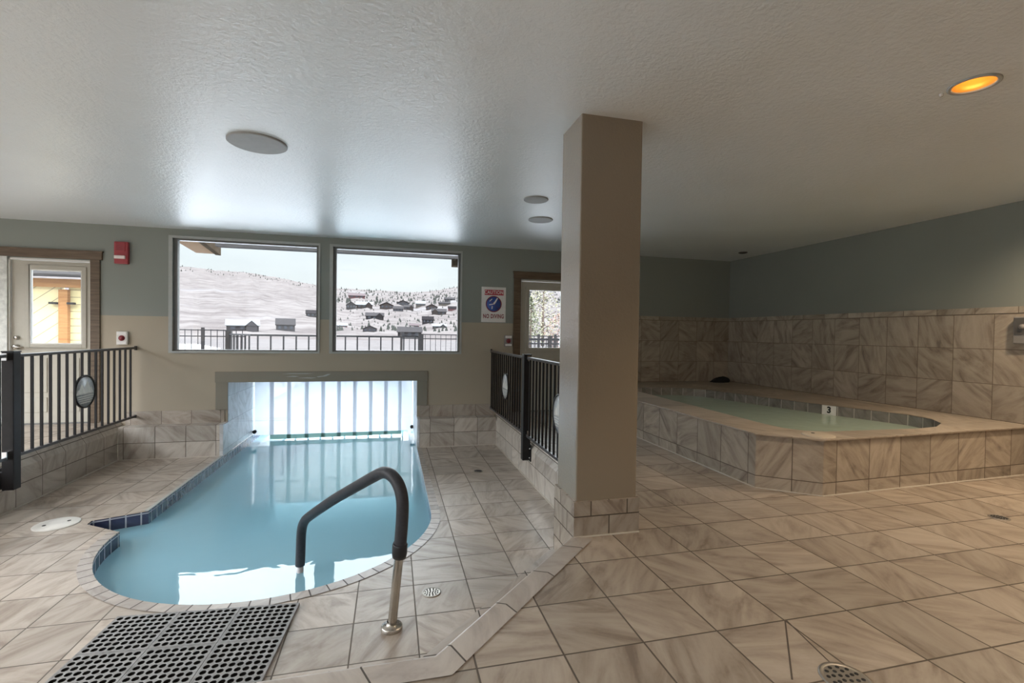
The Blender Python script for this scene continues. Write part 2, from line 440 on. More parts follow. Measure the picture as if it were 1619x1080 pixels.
# ceiling with one recessed can hole
CAN = (2.779, -5.19)
RC = .085
hole = [(CAN[0]+RC*math.cos(2*math.pi*k/24), CAN[1]+RC*math.sin(2*math.pi*k/24), CEIL) for k in range(24)]
mb = MB()
mb.poly([(XL-WT, YB-WT, CEIL), (XR+WT, YB-WT, CEIL), (XR+WT, WT, CEIL), (XL-WT, WT, CEIL)], hole, flip=True)
mb.box(XL-WT, XR+WT, YB-WT, WT, CEIL+.24, CEIL+.4)
struct('ceiling', mb, M['ceiling'])

# ------------------------------------------------------------------ floors
PX0, PX1, PY0, PY1 = 1.03, 1.444, -4.383, -4.05     # pillar
XLc, XRc, YL = -3.207, 1.477, -.184                 # sunken deck limits
CH = .055                                           # sloped curb lip
C45 = 5.407
yc = -5.238
# outer edge of the sunken area at floor level (z 0), anticlockwise
pit = [(XLc-CH, yc), (yc+C45, yc), (PX0, PX0-C45), (PX0, PY1), (XRc+CH, PY1), (XRc+CH, -.006), (XLc-CH, -.006)]
fl = MB()
fl.poly([(XL, YB, 0), (XR, YB, 0), (XR, 0, 0), (XL, 0, 0)], [(x, y, 0) for x, y in pit])
struct('floor', fl, M['tile_floor'])

# pool outline
PXL, PXR, PCY = -2.062, .358, -2.63
rx, ry = (PXR-PXL)/2, 1.235
pcx = (PXL+PXR)/2
NA = 40
arc = [(pcx+rx*math.cos(a), PCY-ry*math.sin(a)**1.0) for a in [math.pi*k/NA for k in range(NA+1)]]   # right -> left
notch = [(PXL, -2.575), (-2.40, -2.345), (-2.41, -2.262), (PXL, -2.112)]
YT = 1.2    # strip curtain line
YO = 6.2    # far end of the outdoor pool
pool_in = [(PXR, YL)] + arc + notch + [(PXL, YL)]
# deck (sunken) with pool cut out as one concave polygon
dk = MB()
outer = [(PXR, YL), (XRc, YL), (XRc, PY1-.3), (PX0+.3, PY1-.6), (PX0+.02, PX0-C45-.02), (yc+C45, yc-.02), (XLc, yc-.02), (XLc, YL), (PXL, YL)]
ring = [(x, y, ZD) for x, y in outer] + [(x, y, ZD) for x, y in reversed(notch)] + [(x, y, ZD) for x, y in reversed(arc)]
dk.poly(ring)
# throat of the skimmer notch
nn = [(PXL, -2.575), (-2.40, -2.345), (-2.41, -2.262), (PXL, -2.112)]
struct('floor_deck', dk, M['tile_deck'])

# curbs: riser faces with a sloped lip
cb = MB()
zl1 = -.09
def riser(mb, a, b, z0, z1, u0=0.0, flip=False):
    L = math.hypot(b[0]-a[0], b[1]-a[1])
    q = [(a[0], a[1], z0), (b[0], b[1], z0), (b[0], b[1], z1), (a[0], a[1], z1)]
    uv = [(u0, z0), (u0+L, z0), (u0+L, z1), (u0, z1)]
    if flip: q.reverse(); uv.reverse()
    mb.face(q, uv)
# right curb
cb.face([(XRc, PY1-.1, ZD), (XRc, YL, ZD), (XRc, YL, zl1), (XRc, PY1-.1, zl1)][::-1])
cb.face([(XRc, PY1, zl1), (XRc, 0, zl1), (XRc+CH, 0, 0), (XRc+CH, PY1, 0)][::-1])
# left curb
cb.face([(XLc, yc, ZD), (XLc, YL, ZD), (XLc, YL, zl1), (XLc, yc, zl1)])
cb.face([(XLc, yc, zl1), (XLc, 0, zl1), (XLc-CH, 0, 0), (XLc-CH, yc, 0)])
struct('trim_1', cb, M['tile_curb'])
# far ledges, either side of the pool passage
for n, (a, b) in enumerate(((XLc, PXL-.04), (PXR+.03, XRc))):
    mb = MB(); mb.box(a, b, YL, 0, ZD, -.035, skip='-z+y')
    struct('trim_%d' % (2+n), mb, M['tile_curb'], bevel=.006)
    mb = MB(); mb.box(a+.0, b, -.012, -.0005, -.035, .13, skip='+y')
    struct('baseboard_far' if n == 0 else 'baseboard_far_right', mb, M['tile_strip'])
# steps from the room down to the sunken deck: tread at half height, then nosing
st = MB()
t5 = 5.045; yt = -4.905
tread = [(XLc, yt), (yt+t5, yt), (PX0, PX0-t5), (PX0, PX0-C45), (yc+C45, yc), (XLc, yc)]
st.prism(tread[::-1], ZD, -.217)
struct('trim_4', st, M['tile_nose'])
ns = MB()
w = .105; dx = w/math.sqrt(2)
e0 = [(XLc, yc), (yc+C45, yc), (PX0, PX0-C45)]                       # front edge
yi = yc-w; ci = C45+w*math.sqrt(2)
e1 = [(XLc, yi), (yi+ci, yi), (PX0+.10, PX0+.10-ci)]                 # back edge
u = 0
for (a, b), (c, d) in zip(zip(e0, e0[1:]), zip(e1, e1[1:])):
    L = math.hypot(b[0]-a[0], b[1]-a[1])
    uvq = [(u, 0), (u+L, 0), (u+L, w), (u, w)]
    off = (b[1]-a[1], -(b[0]-a[0])); k = .022/L; ox, oy = -off[0]*k, -off[1]*k
    # rounded bullnose then flat top
    pa, pb = (a[0], a[1]), (b[0], b[1])
    ns.face([(a[0], a[1], .004), (c[0], c[1], .004), (d[0], d[1], .004), (b[0], b[1], .004)], [(u, .02), (u, w), (u+L, w), (u+L, .02)])
    prev = [(a[0], a[1], .004), (b[0], b[1], .004)]
    for k2 in range(1, 7):
        an = math.pi/2*k2/6
        h = .016*math.sin(an); z = .004-.016*(1-math.cos(an))
        cur = [(a[0]+ox/.022*h, a[1]+oy/.022*h, z), (b[0]+ox/.022*h, b[1]+oy/.022*h, z)]
        ns.face([prev[0], prev[1], cur[1], cur[0]], [(u, .02), (u+L, .02), (u+L, .0), (u, .0)], smooth=True)
        prev = cur
    low = [(p[0], p[1], -.217) for p in prev]
    ns.face([prev[0], prev[1], low[1], low[0]], [(u, 0), (u+L, 0), (u+L, -.2), (u, -.2)])
    u += L
struct('trim_5', ns, M['tile_nose'])

mb = MB()
mb.box(XRc-.012, XRc, PY1-.1, YL, ZD, ZD+.007, skip='-z+x'); mb.box(XLc, XLc+.012, yc, YL, ZD, ZD+.007, skip='-z-x')
mb.box(XLc, PXL-.04, YL-.010, YL, ZD, ZD+.006, skip='-z+y'); mb.box(PXR+.03, XRc, YL-.010, YL, ZD, ZD+.006, skip='-z+y')
mb.box(2.750, 2.760, -3.81, -.02, 0, .007, skip='-z'); mb.bar((2.76, -3.812, .003), (3.11, -4.093, .003), .010, .007); mb.bar((3.11, -4.093, .003), (XR-.02, -3.988, .003), .010, .007)
mb.box(PX0, PX1, PY0-.008, PY0, 0, .006, skip='-z')
struct('trim_13', mb, M['caulk'])
mb = MB()
mb.bar((1.593, -5.33, .0), (1.345, -5.62, .0), .006, .002); mb.bar((1.60, -5.33, .0), (1.55, -5.58, .0), .005, .002)
struct('trim_14', mb, M['joint'])
# ------------------------------------------------------------------ pillar
mb = MB(); mb.box(PX0+.014, PX1-.014, PY0+.014, PY1, -.434, CEIL, skip='-z+z')
struct('pillar', mb, M['pillar'], bevel=.008)
mb = MB()
mb.box(PX0, PX1, PY0, PY1+.012, -.434, .205, skip='-z')
struct('baseboard_pillar', mb, M['tile_base'])

# ------------------------------------------------------------------ wainscot
mb = MB(); mb.box(XR-.012, XR, YB, 0, 0, 1.426, skip='+x'); struct('wall_right_tile', mb, M['tile_wall'])
mb = MB(); mb.box(XR-.016, XR, YB, 0, 1.426, 1.487, skip='+x'); struct('trim_6', mb, M['tile_cap'])
mb = MB(); mb.box(3.0, XR-.012, -.012, 0, 0, 1.426, skip='+y'); struct('wall_far_tile', mb, M['tile_back'])
mb = MB(); mb.box(3.0, XR-.016, -.016, 0, 1.426, 1.487, skip='+y'); struct('trim_7', mb, M['tile_cap'])

# ------------------------------------------------------------------ windows
def window(name, x0, x1, z0, z1):
    root = tag(bpy.data.objects.new(name, None), None, None, None, 'structure'); COL.objects.link(root)
    root.location = (x0, 0, z0); O = (x0, 0, z0)
    c = MB(O)     # thin casing bead round the opening
    wd = .042
    for a in ((x0-wd, x0, z0-wd*.6, z1+wd*.7), (x1, x1+.022, z0-wd*.6, z1+wd*.7), (x0, x1, z1, z1+wd*.7), (x0, x1, z0-wd*.6, z0)):
        c.box(a[0], a[1], -.014, -.0005, a[2], a[3])
    c.build('window_casing', M['casing'], root)
    f = MB(O); fw = .03
    for a in ((x0, x0+fw+.01, z0, z1), (x1-fw, x1, z0, z1), (x0+fw+.01, x1-fw, z1-fw*.75, z1), (x0+fw+.01, x1-fw, z0, z0+fw*.6)):
        f.box(a[0], a[1], .03, .10, a[2], a[3])
    f.build('window_frame', M['alu'], root)
    g = MB(O); g.box(x0+fw, x1-fw, .062, .068, z0+fw*.5, z1-fw*.7); g.build('window_pane', M['glass'], root)
window('window_1', -2.70, -.97, .89, 2.325)
window('window_2', -.785, .962, .89, 2.325)

# ------------------------------------------------------------------ doors
def door(name, x0, x1, zt, lite, hx, left_panel):
    root = tag(bpy.data.objects.new(name, None), None, None, None, 'structure'); COL.objects.link(root)
    root.location = (x0, 0, 0); O = (x0, 0, 0)
    fr = MB(O)
    fr.box(x0-.11, x0-.0, -.022, -.0005, 0, zt+.01) if not left_panel else None
    fr.box(x1, x1+.10, -.022, -.0005, 0, zt+.01)
    fr.box(x0-.115 - (.10 if left_panel else 0), x1+.125, -.03, -.0005, zt+.01, zt+.11)
    fr.box(x0-.125 - (.10 if left_panel else 0), x1+.135, -.036, -.0005, zt+.10, zt+.118)
    fr.build('door_casing', M['wood'], root, bevel=.003)
    jb = MB(O)
    jb.box(x0, x1, .0, .03, zt-.022, zt)
    jb.box(x0, x0+.012, 0, .03, 0, zt); jb.box(x1-.012, x1, 0, .03, 0, zt)
    jb.build('door_stop', M['white_trim'], root)
    if left_panel:
        p = MB(O); p.box(x0-.115, x0-.004, -.018, -.0005, 0, zt+.01); p.build('side_panel', M['frost'], root)
    s = MB(O); a, b, c, d = lite
    sx0, sx1, sy0, sy1 = x0+.014, x1-.014, .032, .076
    wall_grid(s, lambda u, w, dd: (u, sy0+dd*(sy1-sy0), w), sx0, sx1, .01, zt-.024, [(a-.03, b+.03, c-.03, d+.03)])
    s.build('door_slab', M['door'], root)
    lf = MB(O)
    for q in ((a-.045, a, c-.045, d+.045), (b, b+.045, c-.045, d+.045), (a, b, d, d+.045), (a, b, c-.045, c)):
        lf.box(q[0], q[1], .018, .082, q[2], q[3])
    lf.build('lite_frame', M['door'], root, bevel=.004)
    ir = MB(O)
    for q in ((a, a+.012, c, d), (b-.012, b, c, d), (a+.012, b-.012, d-.012, d), (a+.012, b-.012, c, c+.012)):
        ir.box(q[0], q[1], .022, .06, q[2], q[3])
    ir.build('lite_bead', M['white_trim'], root)
    g = MB(O); g.box(a, b, .046, .052, c, d); g.build('door_pane', M['glass'], root)
    for z0, z1 in ((.14, .32), (.38, .80)):
        for u0, u1 in ((sx0+.12, (sx0+sx1)/2-.05), ((sx0+sx1)/2+.05, sx1-.12)):
            pn = MB(O); pn.box(u0, u1, .024, .032, z0, z1); pn.build('door_panel', M['door'], root, bevel=.006)
    h = MB(O)
    h.lathe([(0, .05), (.026, .05), (.03, .04), (.03, 0), (0, 0)], (hx, .032, .93), 16, 'y')
    h.tube([(hx, -.018, .93), (hx+.02, -.03, .93), (hx+.10, -.03, .925)], .009, 8)
    h.lathe([(0, .03), (.022, .03), (.025, 0), (0, 0)], (hx, .032, 1.04), 16, 'y')
    h.build('door_handle', M['steel'], root)
door('door_1', -4.40, -3.575, 1.99, (-4.21, -3.68, .965, 1.865), -4.335, True)
door('door_2', 1.868, 2.70, 1.985, (2.0, 2.53, .955, 1.845), 2.63, False)
th = MB(); th.box(-4.52, -3.46, -.02, .02, 0, .014); th.box(1.75, 2.81, -.02, .02, 0, .014); struct('trim_8', th, M['alu'])

# ------------------------------------------------------------------ pool passage: frame board, tiled cheeks
mb = MB()
mb.box(-2.21, .505, -.028, -.0005, .485, .622)
mb.box(-2.204, -2.060, -.022, -.0005, .13, .485)
mb.box(.356, .50, -.022, -.0005, .13, .485)
struct('trim_9', mb, M['trim_board'], bevel=.003)
mb = MB()
for q in ([(-1.37, .556), (-1.25, .552), (-1.20, .560), (-1.28, .566)], [(-1.22, .535), (-1.05, .528), (-.98, .538), (-1.10, .545)],
          [(-.96, .545), (-.86, .556), (-.80, .588), (-.84, .590), (-.90, .566), (-.98, .555)], [(-1.42, .592), (-1.10, .590), (-1.02, .596), (-1.30, .600)]):
    mb.face([(x, -.0286, z) for x, z in q])
struct('trim_15', mb, M['casing'])
mb = MB()
mb.face([(PXL, YL, ZD-.0), (PXL, 2.2, ZD), (PXL, 2.2, .60), (PXL, 0, .60), (PXL, 0, -.035), (PXL, YL, -.035)][::-1],
        None)
mb.box(PXL-.04, PXL, YL-.006, 0, ZD, -.03, skip='+x')
mb.face([(PXR, YL, ZD), (PXR, 2.2, ZD), (PXR, 2.2, .60), (PXR, 0, .60), (PXR, 0, -.035), (PXR, YL, -.035)])
mb.box(PXR, PXR+.03, YL-.006, 0, ZD, -.03, skip='-x')
struct('wall_passage', mb, M['tile_tunnel'])
mb = MB(); mb.box(PXL-.2, PXR+.2, WT, 1.75, .60, .72); mb.box(PXL-.25, PXL-.002, WT, 1.9, -.434, .60); mb.box(PXR+.002, PXR+.25, WT, 1.9, -.434, .60)
struct('trim_10', mb, M['eave'])  # passage roof lengthened past the curtain to keep skylight off the pool

# ------------------------------------------------------------------ swimming pool
ZW = -.548
pool = thing('swimming_pool', (pcx, -1.2, ZD), 'round-ended blue swimming pool sunk into the stone deck and running out under the far wall', 'swimming pool')
OF = tuple(pool.location)
ZB = -1.62
bs = MB(OF)
edge = [(PXR, YO)] + arc + notch + [(PXL, YO)]
def wallband(mb, path, z0, z1, closed=False):
    u = 0
    for a, b in zip(path, path[1:]):
        L = math.hypot(b[0]-a[0], b[1]-a[1])
        mb.face([(a[0], a[1], z0), (b[0], b[1], z0), (b[0], b[1], z1), (a[0], a[1], z1)],
                [(u, z0), (u+L, z0), (u+L, z1), (u, z1)])
        u += L
inner = [(PXR, YT+.2)] + arc + [(PXL, YT+.2)]
wallband(bs, inner[:-1]+[(PXL, -2.575)], ZB, -.6)
wallband(bs, [(PXL, -2.575), (PXL, -2.112)], ZB, -.8)
wallband(bs, notch, -.8, -.6)
bs.poly([(x, y, -.8) for x, y in notch])
wallband(bs, [(PXL, -2.112), (PXL, YT+.2)], ZB, -.6)
bs.poly([(x, y, ZB) for x, y in inner])
bs.build('basin', M['plaster'], pool)
ob = MB(OF)
wallband(ob, [(PXL, YT+.2), (PXL, YO), (PXR, YO), (PXR, YT+.2)], ZB, -.6)
ob.poly([(PXL, YT+.2, ZB), (PXR, YT+.2, ZB), (PXR, YO, ZB), (PXL, YO, ZB)])
ob.build('outdoor_basin', M['outer_plaster'], pool)  # separate dull basin, added so less light bounces into the indoor pool
tb = MB(OF)
wallband(tb, [(PXR, YO)] + arc + notch + [(PXL, YO)], -.60, ZD-.004)
tb.build('waterline_tile_band', M['tile_blue'], pool)
# entry steps (curved) at the round end
for k, (f, zt) in enumerate(((.30, -.85), (.58, -1.12), (.86, -1.38))):
    sp = MB(OF)
    y_in = PCY-ry+f
    pts = [(x, y) for x, y in arc if y < y_in]
    if len(pts) > 2:
        pts = [(pcx+math.sqrt(max(0, 1-((PCY-y_in)/ry)**2))*rx, y_in)] + pts + [(pcx-math.sqrt(max(0, 1-((PCY-y_in)/ry)**2))*rx, y_in)]
        sp.prism(pts[::-1], ZB, zt, bottom=False)
        sp.build('entry_step', M['plaster'], pool)
# bench along the left wall
be = MB(OF); be.box(PXL, PXL+.38, -2.05, .9, ZB, -1.0, skip='-x-z'); be.build('bench', M['plaster'], pool)
cp = MB(OF)
cpath = [(PXR, YL)] + arc + [(PXL, -2.575)]
def offs(path, d):
    out = []
    for i, p in enumerate(path):
        a = path[max(i-1, 0)]; b = path[min(i+1, len(path)-1)]
        t = (b[0]-a[0], b[1]-a[1]); L = math.hypot(*t) or 1
        out.append((p[0]-t[1]/L*d, p[1]+t[0]/L*d))
    return out
def width(p): return .055 if p[1] > -2.6 and p[0] > 0 else .078
def strip(mb, path, wfun, z):
    o = [offs(path, wfun(path[i]))[i] for i in range(len(path))]
    # make sure the strip lies outside the water
    u = 0
    for i in range(len(path)-1):
        a, b, c, d = path[i], path[i+1], o[i+1], o[i]
        L = math.hypot(b[0]-a[0], b[1]-a[1])
        mb.face([(a[0], a[1], z), (d[0], d[1], z-.002), (c[0], c[1], z-.002), (b[0], b[1], z)], [(u, .02), (u, .14), (u+L, .14), (u+L, .02)])
        mb.face([(a[0], a[1], z-.012), (a[0], a[1], z), (b[0], b[1], z), (b[0], b[1], z-.012)], [(u, 0), (u, .02), (u+L, .02), (u+L, 0)])
        u += L
strip(cp, cpath, lambda p: -width(p) if False else width(p), ZD+.006)
cp.build('coping', M['tile_coping'], pool)
lp = MB(OF)
for a, b in (((PXL-.015, -2.112), (PXL-.015, YL)),):
    lp.bar((a[0], a[1], ZD+.001), (b[0], b[1], ZD+.001), .03, .010)
lp.build('edge_trim', M['casing'], pool)
wt = MB(OF)
wt.poly([(x, y, ZW) for x, y in edge])
wt.build('water', M['water'], pool)
for y in (-1.95, -2.72):
    j = MB(OF); j.lathe([(0, .012), (.03, .012), (.038, 0), (0, 0)], (PXL+.001, y, -.78), 14, 'x'); j.build('inlet_fitting', M['grille'], pool)

# skimmer lid
t = thing('skimmer_lid', (-2.63, -2.30, ZD), 'round off-white skimmer lid set in the deck beside the pool notch', 'lid')
mb = MB(); mb.lathe([(.150, 0), (.150, .006), (.142, .010), (0, .011)], n=40); mb.build('lid', M['white'], t)
for a in (.6, 3.7):
    mb = MB(); mb.lathe([(0, .0125), (.012, .0125), (.014, .009)], (.075*math.cos(a), .075*math.sin(a), 0), 10); mb.build('finger_hole', M['dark'], t)

# ------------------------------------------------------------------ strip curtain in the passage
sc = thing('strip_curtain', (-.8, YT, ZW), 'translucent white vinyl strip curtain hanging across the pool passage', 'curtain')
O = tuple(sc.location)
mb = MB(O); mb.box(PXL, PXR, YT-.03, YT+.03, .50, .60); mb.build('hanging_bar', M['white_trim'], sc)
xs = [-1.803, -1.556, -1.297, -1.052, -.813, -.57, -.323, -.083, .14, .31]
xs = [-2.045] + xs
for i in range(len(xs)-1):
    mb = MB(O)
    a, b = xs[i]-(.0 if i == 0 else .028), xs[i+1]+.028
    y = YT + (.006 if i % 2 else -.006)
    zb = -.462
    n = 6
    for k in range(n):
        u0, u1 = a+(b-a)*k/n, a+(b-a)*(k+1)/n
        bow = lambda u: y + .004*math.sin(math.pi*(u-a)/(b-a))
        mb.face([(u0, bow(u0), zb), (u1, bow(u1), zb), (u1, bow(u1), .55), (u0, bow(u0), .55)], smooth=True)
    s = mb.build('strip', M['strip'], sc)
    if 1 <= i <= 8:
        mb = MB(O)
        zb2 = -.535+.002*i
        mb.face([(a, y, zb2), (b, y, zb2), (b, y, zb), (a, y, zb)])
        mb.build('stained_end', M['strip_end'], s)
for x in (PXL+.03, PXR-.02):
    mb = MB(O); mb.lathe([(0, .02), (.028, .02), (.028, -.02), (0, -.02)], (x, YT-.06, -.395), 12, 'y'); mb.build('end_stop', M['ink'], sc)

# ------------------------------------------------------------------ hand rail
t = thing('pool_handrail', (0, -4.29, ZD), 'bent stainless pool handrail with charcoal foam grip standing on the deck', 'handrail')
O = tuple(t.location)
b0 = Vector((0, -4.29)); dr = (Vector((-.62, -3.30))-b0).normalized()
W = lambda s, z: (b0.x+dr.x*s, b0.y+dr.y*s, z)
low = [W(-.03, ZD), W(-.065, -.2), W(-.099, .02)]
grip = [W(-.099, .02), W(-.113, .13), W(-.121, .23), W(-.118, .29), W(-.098, .342), W(-.06, .378), W(-.01, .398), W(.045, .400), W(.10, .385), W(.20, .336),
        W(.42, .222), W(.63, .112), W(.85, -.012), W(1.02, -.112), W(1.085, -.157), W(1.128, -.21), W(1.148, -.28), W(1.158, -.42), W(1.163, -.50)]
end = [W(1.163, -.49), W(1.172, -.75), W(1.185, -1.1)]
mb = MB(O); mb.tube(catmull(low, 5), .024); mb.build('steel_post', M['steel'], t)
mb = MB(O); mb.tube(catmull(grip, 5), .0325, 18); mb.build('foam_grip', M['grip'], t)
mb = MB(O); mb.tube(end, .024); mb.build('submerged_post', M['silver'], t)
mb = MB(O); mb.tube([W(-.0945, -.018), W(-.097, .0), W(-.1015, .05), W(-.103, .058)], [.036, .0395, .0395, .036], 18); mb.build('grip_collar', M['grip_dark'], t)
mb = MB(O); mb.lathe([(.057, ZD), (.057, ZD+.018), (.052, ZD+.024), (.029, ZD+.026), (.026, ZD+.045)], (W(-.03, 0)[0], W(-.03, 0)[1], 0), 28); mb.build('base_flange', M['steel'], t)

# ------------------------------------------------------------------ rubber mat with drainage holes
t = thing('rubber_mat', (-1.452, -3.893, ZD), 'grey-black rubber drainage mat full of round holes beside the round pool end', 'mat', rz=math.atan2(-.072, .946))
sx, sy, hz = .3165, .325, .016
NC, NR = 8, 8
for i in range(3):
    for j in range(2):
        mb = MB()
        x0, y0 = i*sx, -(j+1)*sy
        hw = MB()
        brd = .010
        px, py = (sx-2*brd)/NC, (sy-2*brd)/NR
        rr = min(px, py)*.415
        K = 8
        for a in range(NC):
            for b in range(NR):
                cx, cy = x0+brd+(a+.5)*px, y0+brd+(b+.5)*py
                sq = []
                ci = []
                for k in range(K):
                    an = 2*math.pi*(k+.5)/K
                    ci.append((cx+rr*math.cos(an), cy+rr*math.sin(an)))
                    c, s_ = math.cos(an), math.sin(an); m_ = max(abs(c), abs(s_))
                    ex, ey = c/m_, s_/m_
                    sq.append((cx+ex*px/2, cy+ey*py/2))
                for k in range(K):
                    k2 = (k+1) % K
                    p, q = sq[k], sq[k2]
                    pts = [(ci[k][0], ci[k][1], hz), (p[0], p[1], hz)]
                    if abs(p[0]-q[0]) > 1e-6 and abs(p[1]-q[1]) > 1e-6:
                        cxx = p[0] if abs(abs(p[0]-cx)-px/2) < 1e-6 else q[0]
                        cyy = p[1] if abs(abs(p[1]-cy)-py/2) < 1e-6 else q[1]
                        pts.append((cxx, cyy, hz))
                    pts += [(q[0], q[1], hz), (ci[k2][0], ci[k2][1], hz)]
                    mb.face(pts)
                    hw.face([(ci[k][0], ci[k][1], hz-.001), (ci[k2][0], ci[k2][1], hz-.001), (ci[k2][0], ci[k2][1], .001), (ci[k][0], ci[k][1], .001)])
        xa, xb, ya, yb = x0, x0+sx, y0, y0+sy
        ia, ib, ja, jb = x0+brd, x0+sx-brd, y0+brd, y0+sy-brd
        g = .0016
        for q in ((xa+g, xb-g, ya+g, ja), (xa+g, xb-g, jb, yb-g), (xa+g, ia, ja, jb), (ib, xb-g, ja, jb)):
            mb.box(q[0], q[1], q[2], q[3], .0, hz+.001)
        pn_ = mb.build('mat_panel', M['rubber'], t)
        hw.build('drain_holes', M['dark'], pn_)  # hole walls coloured dark to stand in for shade inside them
mb = MB(); mb.box(.004, 3*sx-.004, -2*sy+.004, -.004, .0005, .0015, skip='-z'); mb.build('hole_shade_sheet', M['dark'], t)  # dark sheet below the holes, standing in for their shade

# ------------------------------------------------------------------ drains
def drain(loc, r, label, dark=False):
    t = thing('floor_drain', loc, label, 'drain', 'round floor drains')
    mb = MB(); mb.lathe([(r, 0), (r, .004), (r*.9, .005), (r*.82, .003)], n=28); mb.build('drain_rim', M['drain'], t)
    mb = MB(); mb.lathe([(r*.82, .003), (0, .003)], n=28); mb.build('drain_plate', M['drain'] if not dark else M['timer_face'], t)
    mb = MB()
    for rr, n in ((.2, 4), (.45, 8), (.68, 12)):
        for k in range(n):
            a = 2*math.pi*(k+.3)/n
            mb.lathe([(0, .0045), (r*.085, .0045), (r*.085, .003)], (r*rr*math.cos(a), r*rr*math.sin(a), 0), 8)
    mb.build('drain_holes', M['dark'], t)
drain((.254, -3.993, ZD), .058, 'round metal floor drain in the deck beside the handrail base')
drain((.992, -1.47, ZD), .055, 'small round floor drain in the deck near the far ledge, right of the pool', True)
drain((1.53, -5.66, 0), .082, 'perforated floor drain in the upper stone floor, cut by the bottom edge of the photo')
drain((3.92, -4.68, 0), .055, 'floor drain in the upper floor in front of the hot tub', True)

# ------------------------------------------------------------------ railings
def medallion(parent, c, O, side):
    x, y, z = c
    md = MB(O)
    md.lathe([(.166, -.010), (.174, -.010), (.174, .010), (.160, .010), (.160, -.010), (.166, -.010)], c, 40, 'x')
    m = md.build('medallion', M['black_metal'], parent)
    d = MB(O); d.lathe([(0, .004), (.161, .004), (.161, -.004), (0, -.004)], c, 40, 'x'); d.build('medallion_disc', M['silver'], m)
    pk = MB(O)
    for s in (-1, 1):
        for (py, hz, wd, zb) in ((-.06, .085, .075, -.03), (.035, .115, .085, -.03), (.10, .05, .045, -.03), (-.115, .03, .04, -.03)):
            X = x+s*.0045; T = x+s*.012
            a = (X, y+py-wd, z+zb); b = (X, y+py+wd, z+zb); tp = (X, y+py, z+hz); r_ = (T, y+py+.012, z+zb*.5)
            pk.face([a, tp, r_]); pk.face([tp, b, r_]); pk.face([b, a, r_])
        for q in range(4):
            zz = z-.05-.022*q; hw = math.sqrt(max(.0, .145**2-(z-zz)**2))
            pk.bar((x+s*.006, y-hw, zz), (x+s*.006, y+hw, zz+.004), .004, .008)
    pk.build('mountain_relief', M['white'], m)

def panel(root, O, x, y0, y1, zb, zt, bal, med=None, stile=None):
    mb = MB(O); mb.box(x-.016, x+.016, y0, y1, zt-.028, zt); mb.build('top_rail', M['rail_top'], root, bevel=.004)
    mb = MB(O); mb.box(x-.014, x+.014, y0, y1, zb-.012, zb+.014); mb.build('bottom_rail', M['rail_top'], root, bevel=.003)
    for y in bal:
        if med and abs(y-med[0]) < .165:
            h = math.sqrt(.17**2-(y-med[0])**2)
            mb = MB(O); mb.box(x-.009, x+.009, y-.009, y+.009, zb+.01, med[1]-h); mb.build('baluster', M['black_metal'], root)
            mb = MB(O); mb.box(x-.009, x+.009, y-.009, y+.009, med[1]+h, zt-.02)
        else:
            mb = MB(O); mb.box(x-.009, x+.009, y-.009, y+.009, zb+.01, zt-.02)
        mb.build('baluster', M['black_metal'], root)
    if med: medallion(root, (x, med[0], med[1]), O, 1)

def post(root, O, x, y, zb, zt, xc):
    mb = MB(O); mb.box(x-.042, x+.042, y-.042, y+.042, zb, zt); p = mb.build('post', M['black_metal'], root, bevel=.004)
    mb = MB(O); mb.box(x-.046, x+.046, y-.046, y+.046, zt, zt+.012); mb.build('post_cap', M['black_metal'], p, bevel=.004)
    a, b = sorted((xc, x))
    mb = MB(O); mb.box(a, b, y-.03, y+.03, zb+.01, zb+.15); mb.box(min(xc, xc+(.012 if x > xc else -.012)), max(xc, xc+(.012 if x > xc else -.012)), y-.07, y+.07, zb-.01, zb+.17); br = mb.build('mounting_bracket', M['black_metal'], p)
    s = 1 if x > xc else -1
    for dz in (.03, .13):
        for dy in (-.055, .055):
            mb = MB(O); mb.lathe([(0, s*.024), (.010, s*.022), (.010, s*.010)], (xc, y+dy, zb+dz), 8, 'x'); mb.build('mounting_bolt', M['chrome'], p)

xL = -3.10
t = thing('pool_railing', (xL, -1.0, 0), 'black metal railing with round mountain medallion on the left curb below the yellow-lit door', 'railing'); O = tuple(t.location)
bl = [-1.907+.1186*k for k in range(16)]
panel(t, O, xL, -1.97, -.02, .072, .94, bl, (-1.03, .505))
for z0, z1 in ((.90, .95), (.05, .09)):
    mb = MB(O); mb.box(xL-.012, xL+.012, -.019, -.001, z0, z1); mb.build('wall_plate', M['black_metal'], t)
post(t, O, xL, -2.03, -.20, .955, XLc)
g = thing('railing_gate', (xL, -2.4, 0), 'black metal railing gate hinged on the left post, cut by the left edge', 'gate'); O = tuple(g.location)
panel(g, O, xL, -3.05, -2.10, .072, .94, [-2.16-.1186*k for k in range(8)])
for z in (.92, .10):
    mb = MB(O); mb.box(xL-.018, xL+.018, -2.11, -2.07, z-.03, z+.03); mb.build('hinge', M['chrome'], g)

